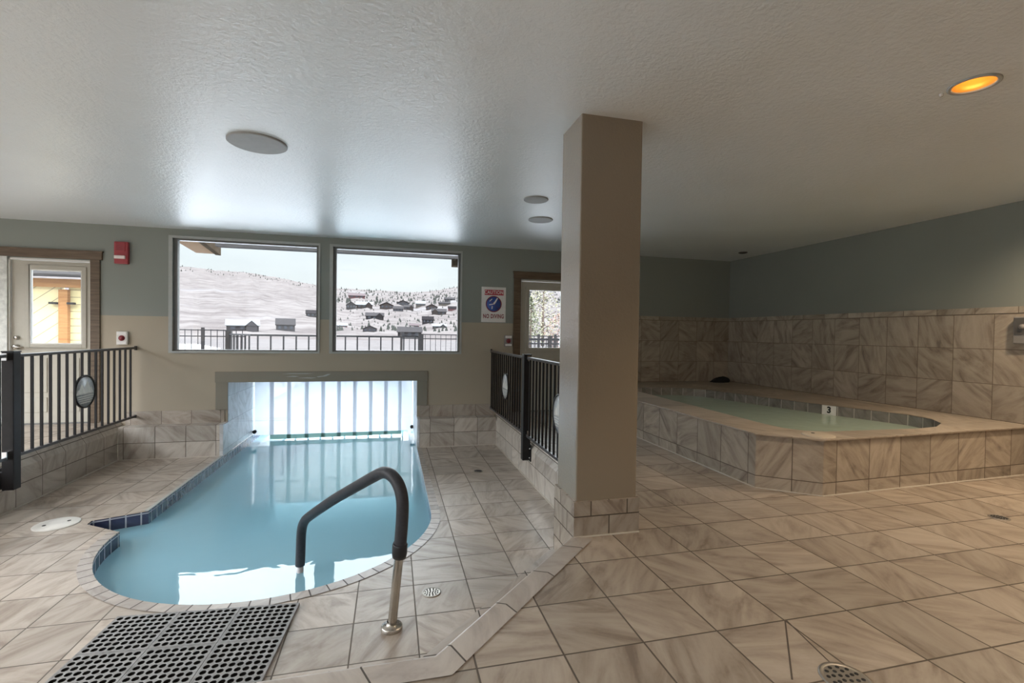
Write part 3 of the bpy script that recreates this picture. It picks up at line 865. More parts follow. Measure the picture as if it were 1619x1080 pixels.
xRf = 1.43
t = thing('pool_railing', (xRf, -1.0, 0), 'black metal railing on the curb beside the pillar, nearer the no diving sign', 'railing'); O = tuple(t.location)
panel(t, O, xRf, -1.86, -.02, .072, .925, [-.05-.1145*k for k in range(16)], (-.936, .491))
for z0, z1 in ((.89, .94), (.05, .09)):
    mb = MB(O); mb.box(xRf-.012, xRf+.012, -.019, -.001, z0, z1); mb.build('wall_plate', M['black_metal'], t)
post(t, O, xRf, -1.93, -.20, .94, XRc)
g = thing('railing_gate', (xRf, -2.9, 0), 'black metal railing gate with medallion running behind the pillar', 'gate'); O = tuple(g.location)
panel(g, O, xRf, -3.85, -2.0, .072, .926, [-2.07-.113*k for k in range(16)], (-3.01, .478))
for z in (.91, .10):
    mb = MB(O); mb.box(xRf-.018, xRf+.018, -2.01, -1.972, z-.03, z+.03); mb.build('hinge', M['chrome'], g)

# ------------------------------------------------------------------ hot tub
ZT, ZSW = .4287, .322
tub = thing('hot_tub', (4.1, -2.0, 0), 'raised stone-tiled hot tub with milky green water in the corner', 'hot tub'); O = tuple(tub.location)
fp = [(2.76, -.012), (2.76, -3.81), (3.11, -4.09), (XR-.012, -3.985), (XR-.012, -.012)]
sd = MB(O)
def tubface(mb, a, b, u0, z1):
    L = math.hypot(b[0]-a[0], b[1]-a[1])
    mb.face([(a[0], a[1], 0), (b[0], b[1], 0), (b[0], b[1], z1), (a[0], a[1], z1)], [(u0, 0), (u0+L, 0), (u0+L, z1), (u0, z1)])
zf = ZT-.012
sd.face([(2.76, -.012, 0), (2.76, -3.81, 0), (2.76, -3.81, zf), (2.76, -.012, zf)])
sd.build('tiled_side', M['tile_tub_side'], tub)
fr = MB(O)
tubface(fr, fp[1], fp[2], 3.11-.448, zf); tubface(fr, fp[2], fp[3], 3.11, zf)
fr.build('tiled_front', M['tile_tub_front'], tub)
ov = .022
lo = [(2.76-ov, -.012), (2.76-ov, -3.81-ov*.5), (3.11-ov*.4, -4.09-ov), (XR-.012, -3.985-ov), (XR-.012, -.012)]
li = [(3.22, -.80), (3.20, -1.0), (3.155, -2.4), (3.12, -3.50), (3.14, -3.68), (3.22, -3.80), (3.36, -3.865), (4.30, -3.90), (4.55, -3.86), (4.78, -3.74),
      (4.93, -3.56), (4.965, -3.33), (4.86, -3.0), (4.70, -2.60), (4.50, -1.90), (4.28, -1.10), (4.12, -.90), (3.90, -.80), (3.45, -.765)]
lg = MB(O)
lg.poly([(x, y, ZT) for x, y in lo], [(x, y, ZT) for x, y in li])
wallband(lg, [lo[0], lo[1], lo[2], lo[3]], zf-.004, ZT)
lg.poly([(x, y, zf-.004) for x, y in lo], [(x, y, zf-.004) for x, y in li], flip=True)
lg.build('ledge', M['tile_ledge'], tub, bevel=.004)
li2 = li + [li[0]]
bd = MB(O); wallband(bd, li2, .285, ZT-.003); bd.build('waterline_tile_band', M['tile_spa_band'], tub)
bn = MB(O); wallband(bn, li2, .04, .286); bn.poly([(x, y, .04) for x, y in li]); bn.build('basin', M['spa_plaster'], tub)
bw = MB(O); bw.poly([(x, y, ZSW) for x, y in li]); bw.build('water', M['spa_water'], tub)
# depth marker on the far band
a, b = Vector((4.86, -3.0)), Vector((4.70, -2.60)); dd = (b-a).normalized(); nn2 = Vector((-dd.y, dd.x))
cm = Vector((4.715, -2.66)); cm = a + dd*((cm-a).dot(dd))
mk = MB(O)
p0, p1 = cm-dd*.07+nn2*.004, cm+dd*.07+nn2*.004
mk.face([(p1.x, p1.y, ZSW-.03), (p0.x, p0.y, ZSW-.03), (p0.x, p0.y, ZT-.004), (p1.x, p1.y, ZT-.004)][::-1])
q0, q1 = p0-nn2*.004, p1-nn2*.004
mk.face([(p0.x, p0.y, ZT-.004), (p1.x, p1.y, ZT-.004), (q1.x, q1.y, ZT-.004), (q0.x, q0.y, ZT-.004)])
mk = mk.build('depth_marker', M['sign_white'], tub); mk['label'] = 'white depth marker tile with a black 3'
cx_ = (p0+p1)/2+nn2*.001
text_mesh('depth_number', '3', .095, M['ink'], mk, (cx_.x-O[0], cx_.y-O[1], .374), (R(90), 0, math.atan2(-dd.y, -dd.x)), .001, .9, .004)

M['cream'] = plain('cream_plastic', (.50, .43, .34), .45)
t = thing('skimmer_lid', (3.17, -3.985, ZT), 'round cream skimmer lid on the front corner of the hot tub ledge', 'lid', rz=-.6)
mb = MB(); mb.lathe([(.112, 0), (.112, .006), (.104, .010), (0, .011)], n=36); mb.build('lid', M['cream'], t)
mb = MB(); mb.lathe([(0, .0128), (.012, .0128), (.014, .010)], (-.03, .03, 0), 10); mb.build('finger_hole', M['dark'], t)

# crumpled black cloth in the far corner of the ledge
mb = MB((5.25, -.2, ZT))
n1, n2 = 30, 10
rnd = random.Random(4)
ph = [rnd.uniform(0, 6.28) for _ in range(6)]
def blob(i, j):
    a = 2*math.pi*i/n1; e = math.pi/2*j/n2
    rr = math.cos(e)
    f = 1+.10*math.sin(3*a+ph[0]+2*e)+.06*math.sin(7*a+ph[1])
    x = .17*rr*f*math.cos(a)-(.05*(1-math.sin(e))); y = .10*rr*f*math.sin(a)
    z = .085*math.sin(e)*(1+.12*math.sin(5*a+ph[2]))*(1.0 if math.cos(a) > -.5 else .75)
    return (5.27+x, -.16+y, ZT+max(0, z))
for i in range(n1):
    for j in range(n2):
        mb.face([blob(i, j), blob(i+1, j), blob(i+1, j+1), blob(i, j+1)], smooth=True)
tag(mb.build('dark_cloth', M['black'], None), 'crumpled black cloth lying in the far corner of the hot tub ledge', 'cloth')

# timer box on the right wall
t = thing('timer_box', (XR-.012, -3.92, 1.15), 'grey timer box on the right tiled wall at the photo edge', 'control box'); O = tuple(t.location)
mb = MB(O); mb.box(XR-.062, XR-.012, -3.99, -3.85, 1.15, 1.39); mb.build('box_body', M['timer'], t, bevel=.006)
mb = MB(O); mb.box(XR-.066, XR-.062, -3.98, -3.86, 1.23, 1.38); mb.build('box_face', M['timer_face'], t)
mb = MB(O); mb.lathe([(0, -.018), (.022, -.016), (.024, 0)], (XR-.066, -3.92, 1.30), 16, 'x'); mb.build('dial', M['timer'], t)

# ------------------------------------------------------------------ things on the far wall
t = thing('fire_alarm', (-3.24, 0, 1.96), 'red fire alarm horn strobe on the grey-green wall between left door and window', 'fire alarm'); O = tuple(t.location)
mb = MB(O); mb.box(-3.315, -3.165, -.05, -.001, 1.962, 2.235); mb.build('alarm_body', M['red'], t, bevel=.01)
mb = MB(O); mb.box(-3.298, -3.192, -.058, -.05, 2.115, 2.222)
mb.build('horn_cover', M['red'], t, bevel=.006)
mb = MB(O)
for k in range(5): mb.box(-3.285, -3.205, -.0605, -.058, 2.13+.017*k, 2.138+.017*k)
mb.build('horn_grille', M['sign_maroon'], t)
mb = MB(O); mb.box(-3.302, -3.188, -.078, -.05, 2.022, 2.062); mb.build('strobe_lens', M['lens'], t, bevel=.006)

def pull_box(x, z, label):
    t = thing('alarm_button', (x, 0, z-.083), label, 'alarm button', 'emergency call buttons beside the doors'); O = tuple(t.location)
    mb = MB(O); mb.box(x-.06, x+.06, -.038, -.001, z-.083, z+.083); mb.build('button_housing', M['timer'] if x > 0 else M['white'], t, bevel=.008)
    for z0, z1 in ((.04, .075), (-.075, -.045)):
        mb = MB(O); mb.box(x-.048, x+.048, -.042, -.038, z+z0, z+z1); mb.build('label_plate', M['sign_white'], t)
    mb = MB(O); mb.lathe([(0, .022), (.020, .020), (.024, .008), (.034, .006), (.034, 0)], (x, -.038, z), 20, 'y'); mb.build('push_button', M['sign_maroon'], t)
pull_box(-3.235, 1.048, 'white emergency button box with dark red push button beside the left door')
pull_box(1.682, 1.065, 'grey-beige emergency button box with dark red push button beside the right door')

# caution sign
t = thing('caution_sign', (1.455, 0, 1.338), 'white CAUTION NO DIVING sign with blue diver pictogram on the far wall', 'sign'); O = tuple(t.location)
cxs = 1.455
mb = MB(O); mb.box(1.272, 1.638, -.008, -.001, 1.338, 1.856); mb.build('sign_plate', M['sign_white'], t)
mb = MB(O); mb.box(1.318, 1.604, -.0105, -.008, 1.737, 1.815); mb.build('banner', M['sign_red'], t)
text_mesh('banner_text', 'CAUTION', .070, M['sign_white'], t, (0, -.0112, 1.776-1.338), (R(90), 0, 0), .0006, .83, .0012)
mb = MB(O); mb.lathe([(0, .0105), (.119, .0105), (.119, .008)], (cxs, 0, 1.606), 40, 'y'); mb.build('pictogram_disc', M['sign_blue'], t)
mb = MB(O)
zc = 1.606
def pg(pts):
    mb.face([(cxs+x, -.0118, zc+z) for x, z in pts])
pg([(.005, .025), (.03, .02), (.066, .088), (.05, .095)])          # legs
pg([(-.02, -.01), (.012, -.005), (.032, .022), (.003, .03)])       # trunk
pg([(-.02, -.012), (-.07, -.02), (-.07, -.006), (-.015, .004)])    # arm
pg([(-.03, -.03), (-.014, -.03), (-.02, -.075), (-.034, -.075)])   # arm
pg([(-.02, .07), (-.06, .035), (-.066, .043), (-.03, .08)])
mb.build('diver_figure', M['sign_white'], t)
mb = MB(O)
a = math.radians(-43)
mb.bar((cxs-.108*math.cos(a), -.0128, zc-.108*math.sin(a)), (cxs+.108*math.cos(a), -.0128, zc+.108*math.sin(a)), .0012, .017, (0, 1, 0))
mb.lathe([(.106, .0125), (.119, .0125), (.119, .0105), (.106, .0105), (.106, .0125)], (cxs, 0, zc), 40, 'y')
mb.build('prohibition_ring', M['sign_maroon'], t)
text_mesh('warning_text', 'NO DIVING', .083, M['sign_maroon'], t, (0, -.0086, 1.423-1.338), (R(90), 0, 0), .0006, .66, .0025)

# ------------------------------------------------------------------ ceiling fixtures
def speaker(x, y, r, label):
    t = thing('ceiling_speaker', (x, y, CEIL), label, 'ceiling speaker', 'round grey ceiling discs')
    mb = MB(); mb.lathe([(r, 0), (r, -.008), (r*.96, -.012), (r*.9, -.010)], n=36); mb.build('speaker_rim', M['grille'], t)
    mb = MB(); mb.lathe([(r*.9, -.010), (r*.5, -.012), (0, -.0125)], n=36); mb.build('speaker_grille', M['grille'], t)
speaker(-.895, -3.365, .185, 'large round grey ceiling speaker above the pool')
speaker(1.303, -2.61, .115, 'round grey ceiling disc by the pillar, nearer of the two there')
speaker(1.583, -1.862, .135, 'round grey ceiling disc by the pillar, further of the two there')
t = thing('ceiling_vent', (5.085, -.805, CEIL), 'small dark ceiling vent above the hot tub corner', 'vent')
mb = MB(); mb.lathe([(.062, 0), (.062, -.010), (.05, -.014)], n=24); mb.build('vent_ring', M['timer_face'], t)
mb = MB(); mb.lathe([(.05, -.010), (0, -.010)], n=24); mb.build('vent_core', M['dark'], t)

t = thing('downlight', (CAN[0], CAN[1], CEIL), 'lit amber recessed downlight in the ceiling', 'ceiling light')
mb = MB(); mb.lathe([(.102, 0), (.102, -.006), (.090, -.009), (.083, -.004), (.083, .0)], n=36); mb.build('trim_ring', M['casing'], t)
mb = MB(); mb.lathe([(.083, 0), (.076, .03), (.080, .032), (.072, .065), (.076, .067), (.064, .11), (0, .115)], n=36); mb.build('reflector', M['gold'], t)
mb = MB(); mb.lathe([(0, .045), (.030, .052), (.040, .075), (.036, .095), (.018, .112)], n=24); mb.build('bulb', M['bulb'], t)
t2 = thing('ceiling_hook', (2.735, -5.075, CEIL), 'tiny pale ceiling clip beside the lit downlight', 'clip')
mb = MB(); mb.lathe([(0, -.012), (.008, -.012), (.010, 0)], n=10); mb.build('clip_body', M['white'], t2)

# ------------------------------------------------------------------ outdoors
mb = MB()
mb.poly([(-40, WT, -.06), (45, WT, -.06), (45, 62, -.06), (-40, 62, -.06)], [(PXL-.25, WT+.01, -.06), (PXR+.25, WT+.01, -.06), (PXR+.25, YO, -.06), (PXL-.25, YO, -.06)])
for p, q in (((PXL, 2.2), (PXL, YO)), ((PXL, YO), (PXR, YO)), ((PXR, YO), (PXR, 2.2))):
    mb.face([(p[0], p[1], -.6), (q[0], q[1], -.6), (q[0], q[1], -.06), (p[0], p[1], -.06)])
mb.box(PXL-.25, PXL, 1.9, YO, -.10, -.06, skip='-z'); mb.box(PXR, PXR+.25, 1.9, YO, -.10, -.06, skip='-z')
struct('ground_snow', mb, M['snow'])
mb = MB(); mb.poly([(-60, 21, -.045), (70, 21, -.045), (70, 64, -.045), (-60, 64, -.045)]); struct('ground', mb, M['field'])
mb = MB(); mb.prism([(-30, 20.9), (-9.0, 20.9), (-10.5, 27), (-15, 36), (-38, 36)], -.05, -.015, bottom=False); struct('ground_snow_bank', mb, M['snow'])

# hillside as a height field about the house
TAB = [(-60, .085), (-45, .085), (-31, .09), (-20.85, .1075), (-18.2, .105), (-14.3, .1036), (-11.3, .0965), (-7.8, .0867), (-6.2, .0835), (-2.8, .083), (2.9, .081), (5.0, .0868), (7.6, .0945), (16.3, .096), (30, .09), (60, .085)]
def Eaz(a):
    for (a0, e0), (a1, e1) in zip(TAB, TAB[1:]):
        if a0 <= a <= a1: return e0+(e1-e0)*(a-a0)/(a1-a0)
    return .085
hm = MB()
NAz, NR_ = 170, 46
def terr(i, j):
    a = -58+116*i/NAz
    u = j/(NR_-3)
    E = Eaz(a)
    r = 60*(20.0**u)
    if u <= 1: e = -.03+(E+.03)*u**1.3
    else: e = E-.05*(u-1)*6
    wob = (.0018*math.sin(a*1.7+u*9)+.0012*math.sin(a*4.1-u*17))*min(1, u*2)*(1 if u < .97 else .3)
    ar = R(a)
    return (r*math.sin(ar), -6.963+r*math.cos(ar), 1.173+r*(e+wob))
vs = [[terr(i, j) for j in range(NR_+1)] for i in range(NAz+1)]
for i in range(NAz):
    for j in range(NR_):
        hm.face([vs[i][j], vs[i+1][j], vs[i+1][j+1], vs[i][j+1]], smooth=True)
t_ = NT('dry_grass_and_snow'); tc = t_.n('ShaderNodeTexCoord').outputs['Object']
mp = t_.n('ShaderNodeVectorMath', operation='MULTIPLY'); t_.l(tc, mp.inputs[0]); mp.inputs[1].default_value = (.006, .006, .05)
f1 = t_.noise(mp.outputs[0], 1.0, 6, .65, .8)
mp2 = t_.n('ShaderNodeVectorMath', operation='MULTIPLY'); t_.l(tc, mp2.inputs[0]); mp2.inputs[1].default_value = (.045, .03, .35)
f2 = t_.noise(mp2.outputs[0], 1.0, 4, .7)
gc = t_.ramp(f2, [(.30, (.058, .049, .048)), (.46, (.078, .067, .065)), (.60, (.098, .086, .083))])
sn = t_.maprange(f1, .56, .68, 0.0, .55)
M['hill'] = t_.done(t_.bsdf(t_.mix(sn, gc, (.120, .112, .114, 1)), .9, spec=0.0))
struct('hill', hm, M['hill'])

HS = [
 (-38.8, 135.7, .89, 8.1, 3.2, 'grey', 'snow', 'grey house with snow-covered roof and gabled porch behind the fence, left window', 'x', 1),
 (-30.8, 148.7, 1.05, 5.5, 3.8, 'grey', 'grey', 'small grey house with plain gable beside the snow-roofed one, left window', 'x', 0),
 (-48.4, 317.2, 9.9, 8.4, 4.4, 'dark', 'dark', 'dark house at the right edge of the left window', 'x', 0),
 (-55.9, 814.5, 54.7, 26.8, 8.2, 'red', 'pink', 'long reddish building highest on the slope, left part of the right window', 'x', 0),
 (-41.4, 519.7, 24.8, 10.5, 7.2, 'dark', 'dark', 'tall dark house just below the reddish building', 'y', 0),
 (-28.8, 531.1, 25.7, 17.6, 7.5, 'brown', 'snow', 'long brown house with white roof right of the tall dark house', 'x', 1),
 (-11.1, 326.0, 9.35, 12.2, 4.6, 'dark', 'grey', 'dark house standing alone in the middle of a snow field', 'x', 1),
 (-6.1, 553.4, 27.3, 15.7, 7.1, 'brown', 'dark', 'brown house with broad dark gable above the lone field house', 'y', 0),
 (6.0, 488.0, 21.4, 10.8, 5.7, 'grey', 'grey', 'grey house right of the broad dark gable', 'x', 0),
 (14.2, 658.3, 37.0, 17.1, 6.8, 'grey', 'dark', 'dark-roofed house uphill behind the grey middle houses', 'y', 0),
 (18.0, 542.7, 26.0, 11.3, 5.7, 'brown', 'grey', 'brown house with grey roof in the middle of the right window', 'x', 1),
 (36.1, 629.8, 34.5, 13.2, 7.4, 'tan', 'snow', 'tan house with white roof right of centre, right window', 'x', 0),
 (41.8, 521.4, 25.7, 13.1, 6.2, 'brown', 'dark', 'brown house with steep dark gable right of centre', 'y', 0),
 (82.9, 708.5, 48.2, 16.9, 5.6, 'grey', 'grey', 'grey house highest at the right edge of the right window', 'x', 0),
 (65.6, 618.4, 37.2, 15.6, 4.1, 'tan', 'grey', 'low wide tan house under the highest right-hand house', 'x', 0),
 (38.5, 401.7, 16.1, 12.8, 5.3, 'brown', 'grey', 'brown house with porch gable on the right slope', 'x', -1),
 (59.1, 479.9, 24.3, 9.0, 3.8, 'red', 'dark', 'small reddish house by the right frame of the right window', 'x', 0),
 (20.4, 277.9, 6.6, 7.0, 4.1, 'dark', 'dark', 'small dark square house low on the right slope', 'x', 0),
 (20.4, 207.2, 3.1, 6.4, 2.2, 'grey', 'snow', 'low grey house with white roof at the foot of the right slope', 'x', 1),
 (-7.6, 171.5, 1.24, 5.2, 2.3, 'grey', 'grey', 'grey gable-fronted cabin just above the fence rail', 'y', 0),
 (4.9, 131.7, -.04, 7.0, 2.9, 'dark', 'grey', 'large grey-roofed house close behind the fence post, right window', 'x', 0),
 (-20.3, 204.8, 2.7, 4.7, 2.1, 'red', 'snow', 'small reddish cabin by the left frame of the right window', 'x', 0),
 (10.6, 232.3, 3.7, 4.9, 1.9, 'red', 'pink', 'small pinkish cabin above the large grey roof', 'x', 0)]
def near_house(x, y): return any(math.hypot(x-h[0], y-h[1]) < h[3]*1.1 for h in HS)
# scattered scrub and conifers along the ridges: nobody could count them
rt = random.Random(11)
tm = MB()
def cone(mb, x, y, z, r, h, n=5):
    for k in range(n):
        a, b = 2*math.pi*k/n, 2*math.pi*(k+1)/n
        mb.face([(x+r*math.cos(a), y+r*math.sin(a), z), (x+r*math.cos(b), y+r*math.sin(b), z), (x, y, z+h)])
def on_hill(a, u):
    E = Eaz(a); r = 60*(20.0**u); e = -.03+(E+.03)*u**1.3
    ar = R(a)
    return r*math.sin(ar), -6.963+r*math.cos(ar), 1.173+r*e
for k in range(900):
    a = rt.uniform(-21, -7) if k < 130 else rt.uniform(-7, 22)
    u = rt.uniform(.955, 1.0) if k < 130 else rt.uniform(.80, 1.0)
    x, y, z = on_hill(a, u); h = rt.uniform(2, 4.5) if k < 130 else rt.uniform(3, 6.5)
    if near_house(x, y): continue
    cone(tm, x, y, z-1, h*.32, h)
for k in range(480):
    a = rt.uniform(-7, 20); u = rt.uniform(.35, .85)
    x, y, z = on_hill(a, u); h = rt.uniform(1, 2.8)
    if near_house(x, y): continue
    cone(tm, x, y, z-.5, h*.35, h)
M['conifer'] = plain('distant_conifer', (0.032, 0.033, 0.030), .9, var=.3, scale=.05, spec=0.0)
tag(tm.build('distant_trees', M['conifer'], merge=False), 'dark conifers and scrub scattered along the snowy ridges', 'trees', None, 'stuff')

# houses on the hillside
HC = {'grey': (0.029, 0.026, 0.028), 'brown': (0.026, 0.020, 0.019), 'dark': (0.015, 0.013, 0.014), 'red': (0.055, 0.025, 0.026), 'tan': (0.046, 0.039, 0.034)}
RCOL = {'snow': (0.125, 0.125, 0.129), 'dark': (0.015, 0.013, 0.014), 'grey': (0.032, 0.029, 0.030), 'pink': (0.070, 0.055, 0.057)}
for k, v in HC.items(): M['hw_'+k] = plain('house_wall_'+k, v, .8, scale=.5, spec=.1)
for k, v in RCOL.items(): M['hr_'+k] = plain('house_roof_'+k, v, .8, scale=.5, spec=0.0)
M['hwin'] = plain('house_window', (.03, .032, .04), .2)
def house(x, y, z, w, h, wall, roof, label, ridge='x', wing=0):
    t = thing('house', (x, y, z), label, 'house', 'houses on the hillside', rz=-math.atan2(x, y+7))
    d = w*.7; e = h*.55
    mb = MB(); mb.box(-w*.46, w*.46, -d*.5, d*.5, -h*.6, e); mb.build('house_walls', M['hw_'+wall], t)
    rf = MB(); o = w*.04; th = h*.06
    if ridge == 'x':
        A = [(-w*.5, -d*.5-o, e-o*.3), (w*.5, -d*.5-o, e-o*.3), (w*.5, 0, h), (-w*.5, 0, h)]
        B = [(w*.5, d*.5+o, e-o*.3), (-w*.5, d*.5+o, e-o*.3), (-w*.5, 0, h), (w*.5, 0, h)]
    else:
        A = [(-w*.5, -d*.5-o, e-o*.3), (0, -d*.5-o, h), (0, d*.5+o, h), (-w*.5, d*.5+o, e-o*.3)]
        B = [(0, -d*.5-o, h), (w*.5, -d*.5-o, e-o*.3), (w*.5, d*.5+o, e-o*.3), (0, d*.5+o, h)]
    for q in (A, B):
        rf.face(q); rf.face([(p[0], p[1], p[2]-th) for p in q][::-1])
        for i in range(4):
            a, b = q[i], q[(i+1) % 4]
            rf.face([(a[0], a[1], a[2]-th), (b[0], b[1], b[2]-th), b, a])
    rf.build('roof', M['hr_'+roof], t)
    gb = MB()
    if ridge == 'x':
        for s in (-1, 1): gb.face([(s*w*.46, -d*.5, e), (s*w*.46, d*.5, e), (s*w*.46, 0, h-th)])
    else:
        for s in (-1, 1): gb.face([(-w*.46, s*d*.5, e), (w*.46, s*d*.5, e), (0, s*d*.5, h-th)])
    gb.build('gable', M['hw_'+wall], t)
    for fx in (-.28, 0, .28):
        wn = MB(); wn.box((fx-.07)*w, (fx+.07)*w, -d*.5-.06, -d*.5+.02, e*.35, e*.8); wn.build('window', M['hwin'], t)
    if wing:
        g = MB(); gw = w*.32; gx = wing*w*.25
        g.box(gx-gw/2, gx+gw/2, -d*.5-w*.16, -d*.4, -h*.6, e*.9); g.build('porch', M['hw_'+wall], t)
        g = MB(); yy = -d*.5-w*.18; g.face([(gx-gw*.6, yy, e*.85), (gx, yy, h*.9), (gx, 0, h*.9), (gx-gw*.6, 0, e*.85)]); g.face([(gx, yy, h*.9), (gx+gw*.6, yy, e*.85), (gx+gw*.6, 0, e*.85), (gx, 0, h*.9)])
        g.build('porch_roof', M['hr_'+roof], t)
        g = MB(); g.face([(gx-gw*.5, yy+.02, e*.85), (gx+gw*.5, yy+.02, e*.85), (gx, yy+.02, h*.88)]); g.build('porch_gable', M['hw_'+wall], t)
for (x, y, z, w_, h_, wl, rf_, lab, rd, wg) in HS:
    house(x, y, z-.3, w_, h_*1.05, wl, rf_, lab, rd, wg)

# fences
def fence(name, label, pts, zt, zb, pitch, pw, rails, post_at=(), pd=.09):
    t = thing(name, (pts[0][0], pts[0][1], zb), label, 'fence'); O = tuple(t.location)
    mb = MB(O)
    for a, b in zip(pts, pts[1:]):
        for z in rails: mb.bar((a[0], a[1], z), (b[0], b[1], z), .035, .04)
    mb.build('rails', M['fence'], t)
    n = 0
    for a, b in zip(pts, pts[1:]):
        L = math.hypot(b[0]-a[0], b[1]-a[1]); k = max(1, int(L/pitch))
        for i in range(k):
            f = (i+.5)/k
            x, y = a[0]+(b[0]-a[0])*f, a[1]+(b[1]-a[1])*f
            mb = MB(O); mb.box(x-pw/2, x+pw/2, y-pw/2, y+pw/2, zb, zt); mb.build('picket', M['fence'], t); n += 1
    for x, y in post_at:
        mb = MB(O); mb.box(x-pd/2, x+pd/2, y-pd/2, y+pd/2, zb, zt+.07); mb.build('fence_post', M['fence_post'], t)
fence('metal_fence', 'near black metal fence with a corner post crossing both window views', [(-3.80, 5.9), (-2.95, 4.5), (.66, 4.5)], 1.07, -.06, .255, .03, (1.06, .05), [(-3.80, 5.9), (.66, 4.5)], .12)
fence('metal_fence', 'far thin picket fence at the edge of the snowy yard', [(-14.5, 14), (-5.6, 14)], 1.17, -.06, .22, .022, (1.14, .9, .1), [(-7.1, 14), (-14.5, 14)], .10)
fence('metal_fence', 'thin picket fence behind the near fence at the right of the right window', [(.4, 14), (9.5, 14)], 1.10, -.06, .22, .02, (1.08, .9, .1), [(.4, 14), (6.5, 14), (7.3, 14)], .10)

# porch roof corner seen at the top left of the left window
t = thing('porch_roof', (-3, 1.4, 2.43), 'porch roof corner with tan soffit at the top of the left window', 'roof'); O = tuple(t.location)
pp = [(-2.976, .55), (-3.15, 2.03), (-2.873, 2.067), (-2.66, .55)]
mb = MB(O); mb.prism(pp[::-1], 2.432, 2.445); mb.build('soffit', M['soffit'], t)
mb = MB(O)
q = [(-2.66, .55), (-2.873, 2.067), (-2.80, 2.09), (-2.585, .55)]
mb.prism(q, 2.415, 2.66); mb.build('fascia', M['fascia'], t)
mb = MB(O); mb.prism([(-2.96, .5), (-3.16, 2.05), (-2.80, 2.09), (-2.6, .5)][::-1], 2.445, 2.66); mb.build('roof_deck', M['fascia'], t)
mb = MB()
mb.box(-2.42, 1.35, .62, .72, 2.345, 2.62); mb.box(-2.42, 1.5, .72, .86, 2.36, 2.66)
struct('trim_11', mb, M['eave'])
mb = MB(); mb.box(.93, 1.12, .70, .88, 2.24, 2.44); struct('trim_12', mb, M['fascia'])

# wing of the building behind the left door
t = thing('wooden_porch', (-5.6, 3.0, -.06), 'yellow wooden porch wall with diagonal and level boards behind the left door', 'porch'); O = tuple(t.location)
mb = MB(O); mb.box(-8.5, -5.55, 3.0, 3.1, -.06, 1.92); mb.build('diagonal_siding', M['siding_diag'], t)
mb = MB(O); mb.box(-5.45, -4.72, 3.02, 3.1, -.06, 1.92); mb.build('level_siding', M['siding'], t)
mb = MB(O); mb.box(-5.56, -5.43, 2.94, 3.08, -.06, 1.82); mb.build('corner_post', M['cedar'], t)
mb = MB(O); mb.box(-8.5, -4.72, 2.9, 3.06, 1.86, 2.0); mb.build('header_beam', M['cedar'], t)
mb = MB(O); mb.box(-8.5, -4.72, 2.55, 3.1, 2.05, 2.12); mb.build('roof_edge', M['eave'], t)
for a, b in ((-5.68, -5.57), (-5.42, -5.32)):
    mb = MB(O); mb.box(a, b, 2.9, 2.97, 1.565, 1.60); mb.build('lamp_bracket', M['fence_post'], t)

# trees outside the right door
def tree(x, y, z, h, r, mat, label, n=900, sd=1, bare=False):
    t = thing('tree', (x, y, z), label, 'tree', 'trees beyond the right door')
    rg = random.Random(sd)
    mb = MB(); mb.tube([(0, 0, -.3), (0, 0, h*.5), (.05, 0, h*.95)], [h*.03, h*.02, h*.006], 7)
    for k in range(16):
        zz = h*rg.uniform(.25, .9); a = rg.uniform(0, 6.28); L = r*(1.05-zz/h)*1.2
        mb.tube([(0, 0, zz), (L*math.cos(a), L*math.sin(a), zz+L*(.5 if bare else -.1))], [h*.008, h*.002], 4)
    mb.build('trunk', M['bark'], t)
    lf = MB()
    for k in range(n):
        zz = rg.uniform(.12, 1.0); rad = r*((1-zz)**.8 if not bare else math.sin(math.pi*min(1, zz))**.6)*math.sqrt(rg.random()); a = rg.uniform(0, 6.28)
        c = Vector((rad*math.cos(a), rad*math.sin(a), zz*h)); s = h*rg.uniform(.012, .026)
        d1 = Vector((rg.gauss(0, 1), rg.gauss(0, 1), rg.gauss(0, .6))).normalized()*s; d2 = d1.cross(Vector((rg.gauss(0, 1), rg.gauss(0, 1), rg.gauss(0, 1)))).normalized()*s*.6
        lf.face([c-d1, c+d2, c+d1, c-d2])
    lf.build('foliage', mat, t, merge=False)
M['bark'] = plain('tree_bark', (.10, .07, .055), .9)
M['needles'] = plain('green_needles', (0.097, 0.102, 0.060), .9, var=.4, scale=3)
M['russet'] = plain('russet_twigs', (0.206, 0.115, 0.085), .9, var=.3, scale=3)
M['pale_leaf'] = plain('pale_scrub', (0.217, 0.200, 0.132), .9, var=.3, scale=3)
tree(11.2, 24, -.1, 2.7, 1.3, M['russet'], 'russet bare-twigged tree behind the outdoor fence, right door', 700, 3, True)
tree(9.9, 27, -.1, 4.0, 1.3, M['needles'], 'green conifer left of the russet tree, right door', 900, 4)
tree(15.0, 40, .2, 6.0, 2.0, M['pale_leaf'], 'pale yellow-green tree furthest uphill, right door', 900, 5, True)
fence('metal_fence', 'metal fence seen through the right door', [(3.2, 6), (8.5, 6)], 1.06, -.06, .11, .02, (1.03, .9, .08), [(3.2, 6), (4.9, 6), (4.35, 6)], .10)

